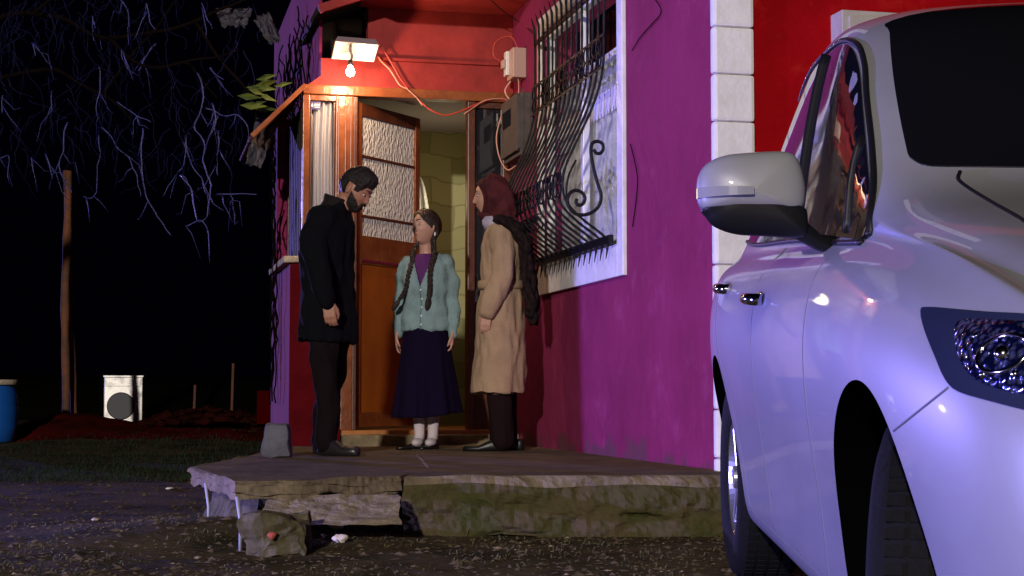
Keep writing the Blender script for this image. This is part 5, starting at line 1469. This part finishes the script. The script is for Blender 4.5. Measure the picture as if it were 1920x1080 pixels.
p = PT(57, 815, 17.4); bm = bmesh.new(); box(bm, -.08, .12, -.06, .06, -.06, .04, bev=.01); jag(bm, .01, 9); o = obj('brick', bm, M['brick']); o.location = p; tag(o, 'brick lying on the bank beside the blue barrel', 'brick')
# rubble mound between machine and house
bm = bmesh.new()
for _ in range(240):
    px = rnd.uniform(270, 505); p = PT(px, 796 - rnd.uniform(0, 30) * math.sin((px - 260) / 260 * PI), rnd.uniform(17.8, 19.5)); s = rnd.uniform(.02, .10)
    bmesh.ops.create_icosphere(bm, subdivisions=1, radius=1, matrix=Matrix.Translation(p) @ Matrix.Rotation(rnd.uniform(0, 3), 4, 'Z') @ Matrix.Diagonal((s * 1.4, s, s * .6, 1)))
jag(bm, .03, 9)
tag(obj('rubble_heap', bm, M['redrubble']), 'heap of reddish rubble in the dark behind the machine', None, None, 'stuff')
# concrete block / bag at the porch corner
a = G(518, 858); bm = bmesh.new(); box(bm, -.085, .075, -.06, .08, 0, .185, bev=.015)
bmesh.ops.subdivide_edges(bm, edges=bm.edges[:], cuts=5, use_grid_fill=True)
for v in bm.verts: v.co.x *= 1 - .18 * v.co.z / .185 ; v.co += noise.noise_vector(v.co * 14) * .016
o = obj('sack', bm, M['grey'], None, True); o.location = (a[0], a[1] + .05, SLAB + .001); tag(o, 'pale grey crumpled sack standing at the corner of the porch', 'sack')
# bare vine / tree
tree = thing('bare_tree', 'bare leafless tree with drooping tangled twigs against the black sky', 'tree', (0, 0, 0))
def TP(px, py, d=11.5): return PT(px, py, d)
bm = bmesh.new()
tb = PT(-560, 860, 12.5)
tube(bm, smooth_path([(tb.x, tb.y, -.1), (tb.x + .05, tb.y, 1.2), (tb.x + .3, tb.y - .3, 2.4), (tb.x + 1.2, tb.y - .7, 3.4)], 5), [.14] * 4 + [.12] * 4 + [.10] * 4 + [.09] * 4, 10)
obj('trunk', bm, M['barkdark'], tree, True)
limbs = [[(-300, -20), (-120, 60), (60, 20), (200, 70), (360, 40), (520, -20)], [(-250, 90), (-80, 160), (60, 130), (190, 170), (250, 220)],
         [(200, 70), (280, 130), (360, 118), (440, 95)], [(60, 20), (150, -40), (330, -60)], [(190, 170), (290, 60), (340, -20)], [(290, 140), (350, 125), (400, 190)], [(360, 40), (420, 120), (470, 190), (490, 250)]]
bm = bmesh.new(); rnd = random.Random(33)
for i, l in enumerate(limbs):
    d0 = 11.5 + .5 * math.sin(i * 2)
    P = smooth_path([TP(a, b, d0) for a, b in l], 6); n = len(P)
    for p in P: p += noise.noise_vector(p * 3) * .05
    tube(bm, P, [(.024 if i < 2 else .014) * (1 - .6 * k / n) for k in range(n)], 7)
obj('limbs', bm, M['barkdark'], tree, True)
traced = [[(185, 120), (187, 160), (180, 190), (182, 220)], [(190, 240), (220, 272), (245, 305), (260, 345), (265, 370)], [(265, 240), (265, 320), (275, 370), (295, 405), (320, 440)],
 [(370, 135), (382, 175), (377, 210), (365, 240), (382, 270), (382, 310), (395, 345), (390, 400), (372, 417)], [(350, 255), (357, 300), (380, 340), (395, 370)], [(345, 265), (345, 310), (325, 335), (305, 367)],
 [(340, 327), (360, 360), (370, 415)], [(385, 200), (420, 217), (445, 217), (465, 240), (465, 270)], [(400, 195), (405, 230), (390, 255)], [(410, 245), (407, 300), (410, 330)], [(217, 192), (250, 210), (280, 232)],
 [(95, 170), (97, 210)], [(127, 230), (115, 285), (115, 325), (132, 362)], [(185, 255), (185, 310), (177, 370), (155, 370)], [(292, 82), (270, 110), (257, 132)], [(435, 372), (440, 415)], [(395, 125), (405, 140), (420, 150)],
 [(172, 30), (173, 54)], [(225, 0), (240, 20), (243, 50)], [(275, 5), (280, 35), (290, 57)], [(378, 5), (385, 25)], [(228, 90), (232, 115)], [(350, 425), (375, 412), (388, 430)], [(60, 80), (62, 105)], [(85, 290), (100, 333)], [(0, 300), (15, 290)], [(5, 180), (3, 210)], [(60, 295), (62, 325)], [(405, 365), (480, 364)]]
for q, tr in enumerate(traced):
    bm = bmesh.new()
    d0 = 11.0 + rnd.uniform(-.4, .6)
    P = smooth_path([TP(a, b, d0) for a, b in tr], 5); n = len(P)
    for k, p in enumerate(P): p += noise.noise_vector(p * 11) * .018
    tube(bm, P, [.0058 * (1 - .45 * k / n) for k in range(n)], 5)
    for _ in range(2):
        s0 = rnd.choice(P); aa = rnd.uniform(-1, 1)
        Q = [s0 + V((aa * t * .12 + .01 * rnd.uniform(-1, 1), 0.03 * t, -t * rnd.uniform(.05, .2))) for t in (0, .4, .8, 1.2)]
        tube(bm, Q, [.004, .0035, .003, .002], 4)
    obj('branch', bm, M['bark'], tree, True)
bm = bmesh.new()
for _ in range(230):
    px, py = rnd.uniform(-40, 480), rnd.uniform(-60, 290)
    if px > 300 and rnd.random() < .35: continue
    p = TP(px, py, 11.5 + rnd.uniform(-.8, 1.6)); Q = [p.copy()]; a = rnd.uniform(-.8, .8)
    for k in range(rnd.randint(4, 11)):
        a += rnd.uniform(-.7, .7); a *= .8
        p = p + V((math.sin(a) * .05, rnd.uniform(-.02, .02), -math.cos(a) * rnd.uniform(.02, .07))); Q.append(p.copy())
    tube(bm, Q, [.0031 * (1 - .5 * k / len(Q)) for k in range(len(Q))], 5)
M['bark2'] = mat('shaded_twigs', (0.010, 0.011, 0.055), 0.8, 0.5, 60, (0.003, 0.003, 0.02), 6, spec=.1)  # same painted blue light, darker copy for the random twigs
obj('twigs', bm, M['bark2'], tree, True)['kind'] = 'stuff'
# vine stems on the upper magenta wall
bm = bmesh.new(); rnd = random.Random(8)
for _ in range(26):
    y = rnd.uniform(.2, 3.6); z = rnd.uniform(2.1, 2.5); Q = []
    for k in range(14):
        Q.append(V((xU - .03 - rnd.random() * .05, y, z))); y += rnd.uniform(-.10, .10); z += rnd.uniform(.04, .12)
    tube(bm, smooth_path(Q, 2), .006, 5)
for _ in range(6):
    y = rnd.uniform(.2, 1.1); z = rnd.uniform(.4, 1.0); Q = []
    for k in range(16):
        Q.append(V((xL - .03 - rnd.random() * .03, y, z))); y += rnd.uniform(-.05, .05); z += rnd.uniform(.05, .14)
    tube(bm, smooth_path(Q, 2), .006, 5)
o = obj('climbing_vine', bm, M['barkdark'], None, True); o.matrix_world = MH; tag(o, 'bare climbing vine stems over the upper left magenta wall', 'vine')
# vine shadow built as a dark stem, and a wire, by the window
for pts, lab in (([(1222, -10), (1240, 20), (1222, 45), (1200, 70), (1185, 95)], 'dark dry stem on the magenta wall right of the window top'), ([(1182, 270), (1195, 330), (1192, 380), (1186, 425)], 'thin reddish wire loop beside the right edge of the window')):
    bm = bmesh.new(); tube(bm, smooth_path([LS(a, b, -.012) for a, b in pts], 4), .003, 5); o = obj('dry_stem' if 'stem' in lab else 'wire', bm, M['barkdark'], None, True); o.matrix_world = MH; tag(o, lab, 'stem' if 'stem' in lab else 'wire')
# things caught in the vine by the roof corner
def rag(name, px, py, d, w_, h_, m, label, cat, seed, rot=0):
    rr2 = random.Random(seed); bm = bmesh.new(); n = 12; k = d / FPX
    rows = [[bm.verts.new((( i / n - .5) * w_ * k * (1 - .35 * j / n) + .02 * noise.noise(V((i, j * .6, seed))), .10 * noise.noise(V((i * .35, j * .35, seed + 5))), (.5 - j / n) * h_ * k + .03 * noise.noise(V((i * .8, j * .3, seed + 9))))) for i in range(n + 1)] for j in range(n + 1)]
    for j in range(n):
        for i in range(n): bm.faces.new((rows[j][i], rows[j][i + 1], rows[j + 1][i + 1], rows[j + 1][i]))
    bmesh.ops.solidify(bm, geom=bm.faces[:], thickness=.006)
    o = obj(name, bm, m, None, True); o.location = PT(px, py, d); o.rotation_euler = (0, rot, 0); return tag(o, label, cat)
rag('rag', 488, 268, 11.2, 46, 90, M['grey'], 'grey crumpled rag hanging by the lean-to roof edge', 'rag', 3, .3)
rag('rag', 503, 55, 11.6, 34, 60, M['grey'], 'grey torn sheeting caught in vines beside the upper wall', 'rag', 5, -.5)
rag('rag', 438, 32, 11.6, 70, 34, M['grey'], 'dull pale board tangled in branches above the twigs', 'rag', 7, 0)
def leafcl(px, py, d, n, label, seed):
    rr2 = random.Random(seed); bm = bmesh.new(); c = PT(px, py, d)
    for _ in range(n):
        p = c + V((rr2.uniform(-.1, .12), rr2.uniform(-.1, .1), rr2.uniform(-.06, .06))); a = rr2.uniform(-.6, .6); l = rr2.uniform(.12, .2); dv = V((math.cos(a), .3, math.sin(a) * .7)).normalized(); sd_ = V((0, .5, .6)).normalized() * l * .22
        pts = [p, p + dv * l * .4 + sd_, p + dv * l, p + dv * l * .4 - sd_]; vs = [bm.verts.new(q) for q in pts]; mid = bm.verts.new(p + dv * l * .45 + V((0, -.01, 0)))
        for i in range(4): bm.faces.new((vs[i], vs[(i + 1) % 4], mid))
    return tag(obj('leafy_sprig', bm, M['leaf']), label, 'leaves')
leafcl(482, 168, 10.9, 9, 'yellow green leaves by the upper left house corner', 4); leafcl(470, 187, 10.9, 4, 'smaller green leaf bunch under the brighter leaves', 9)
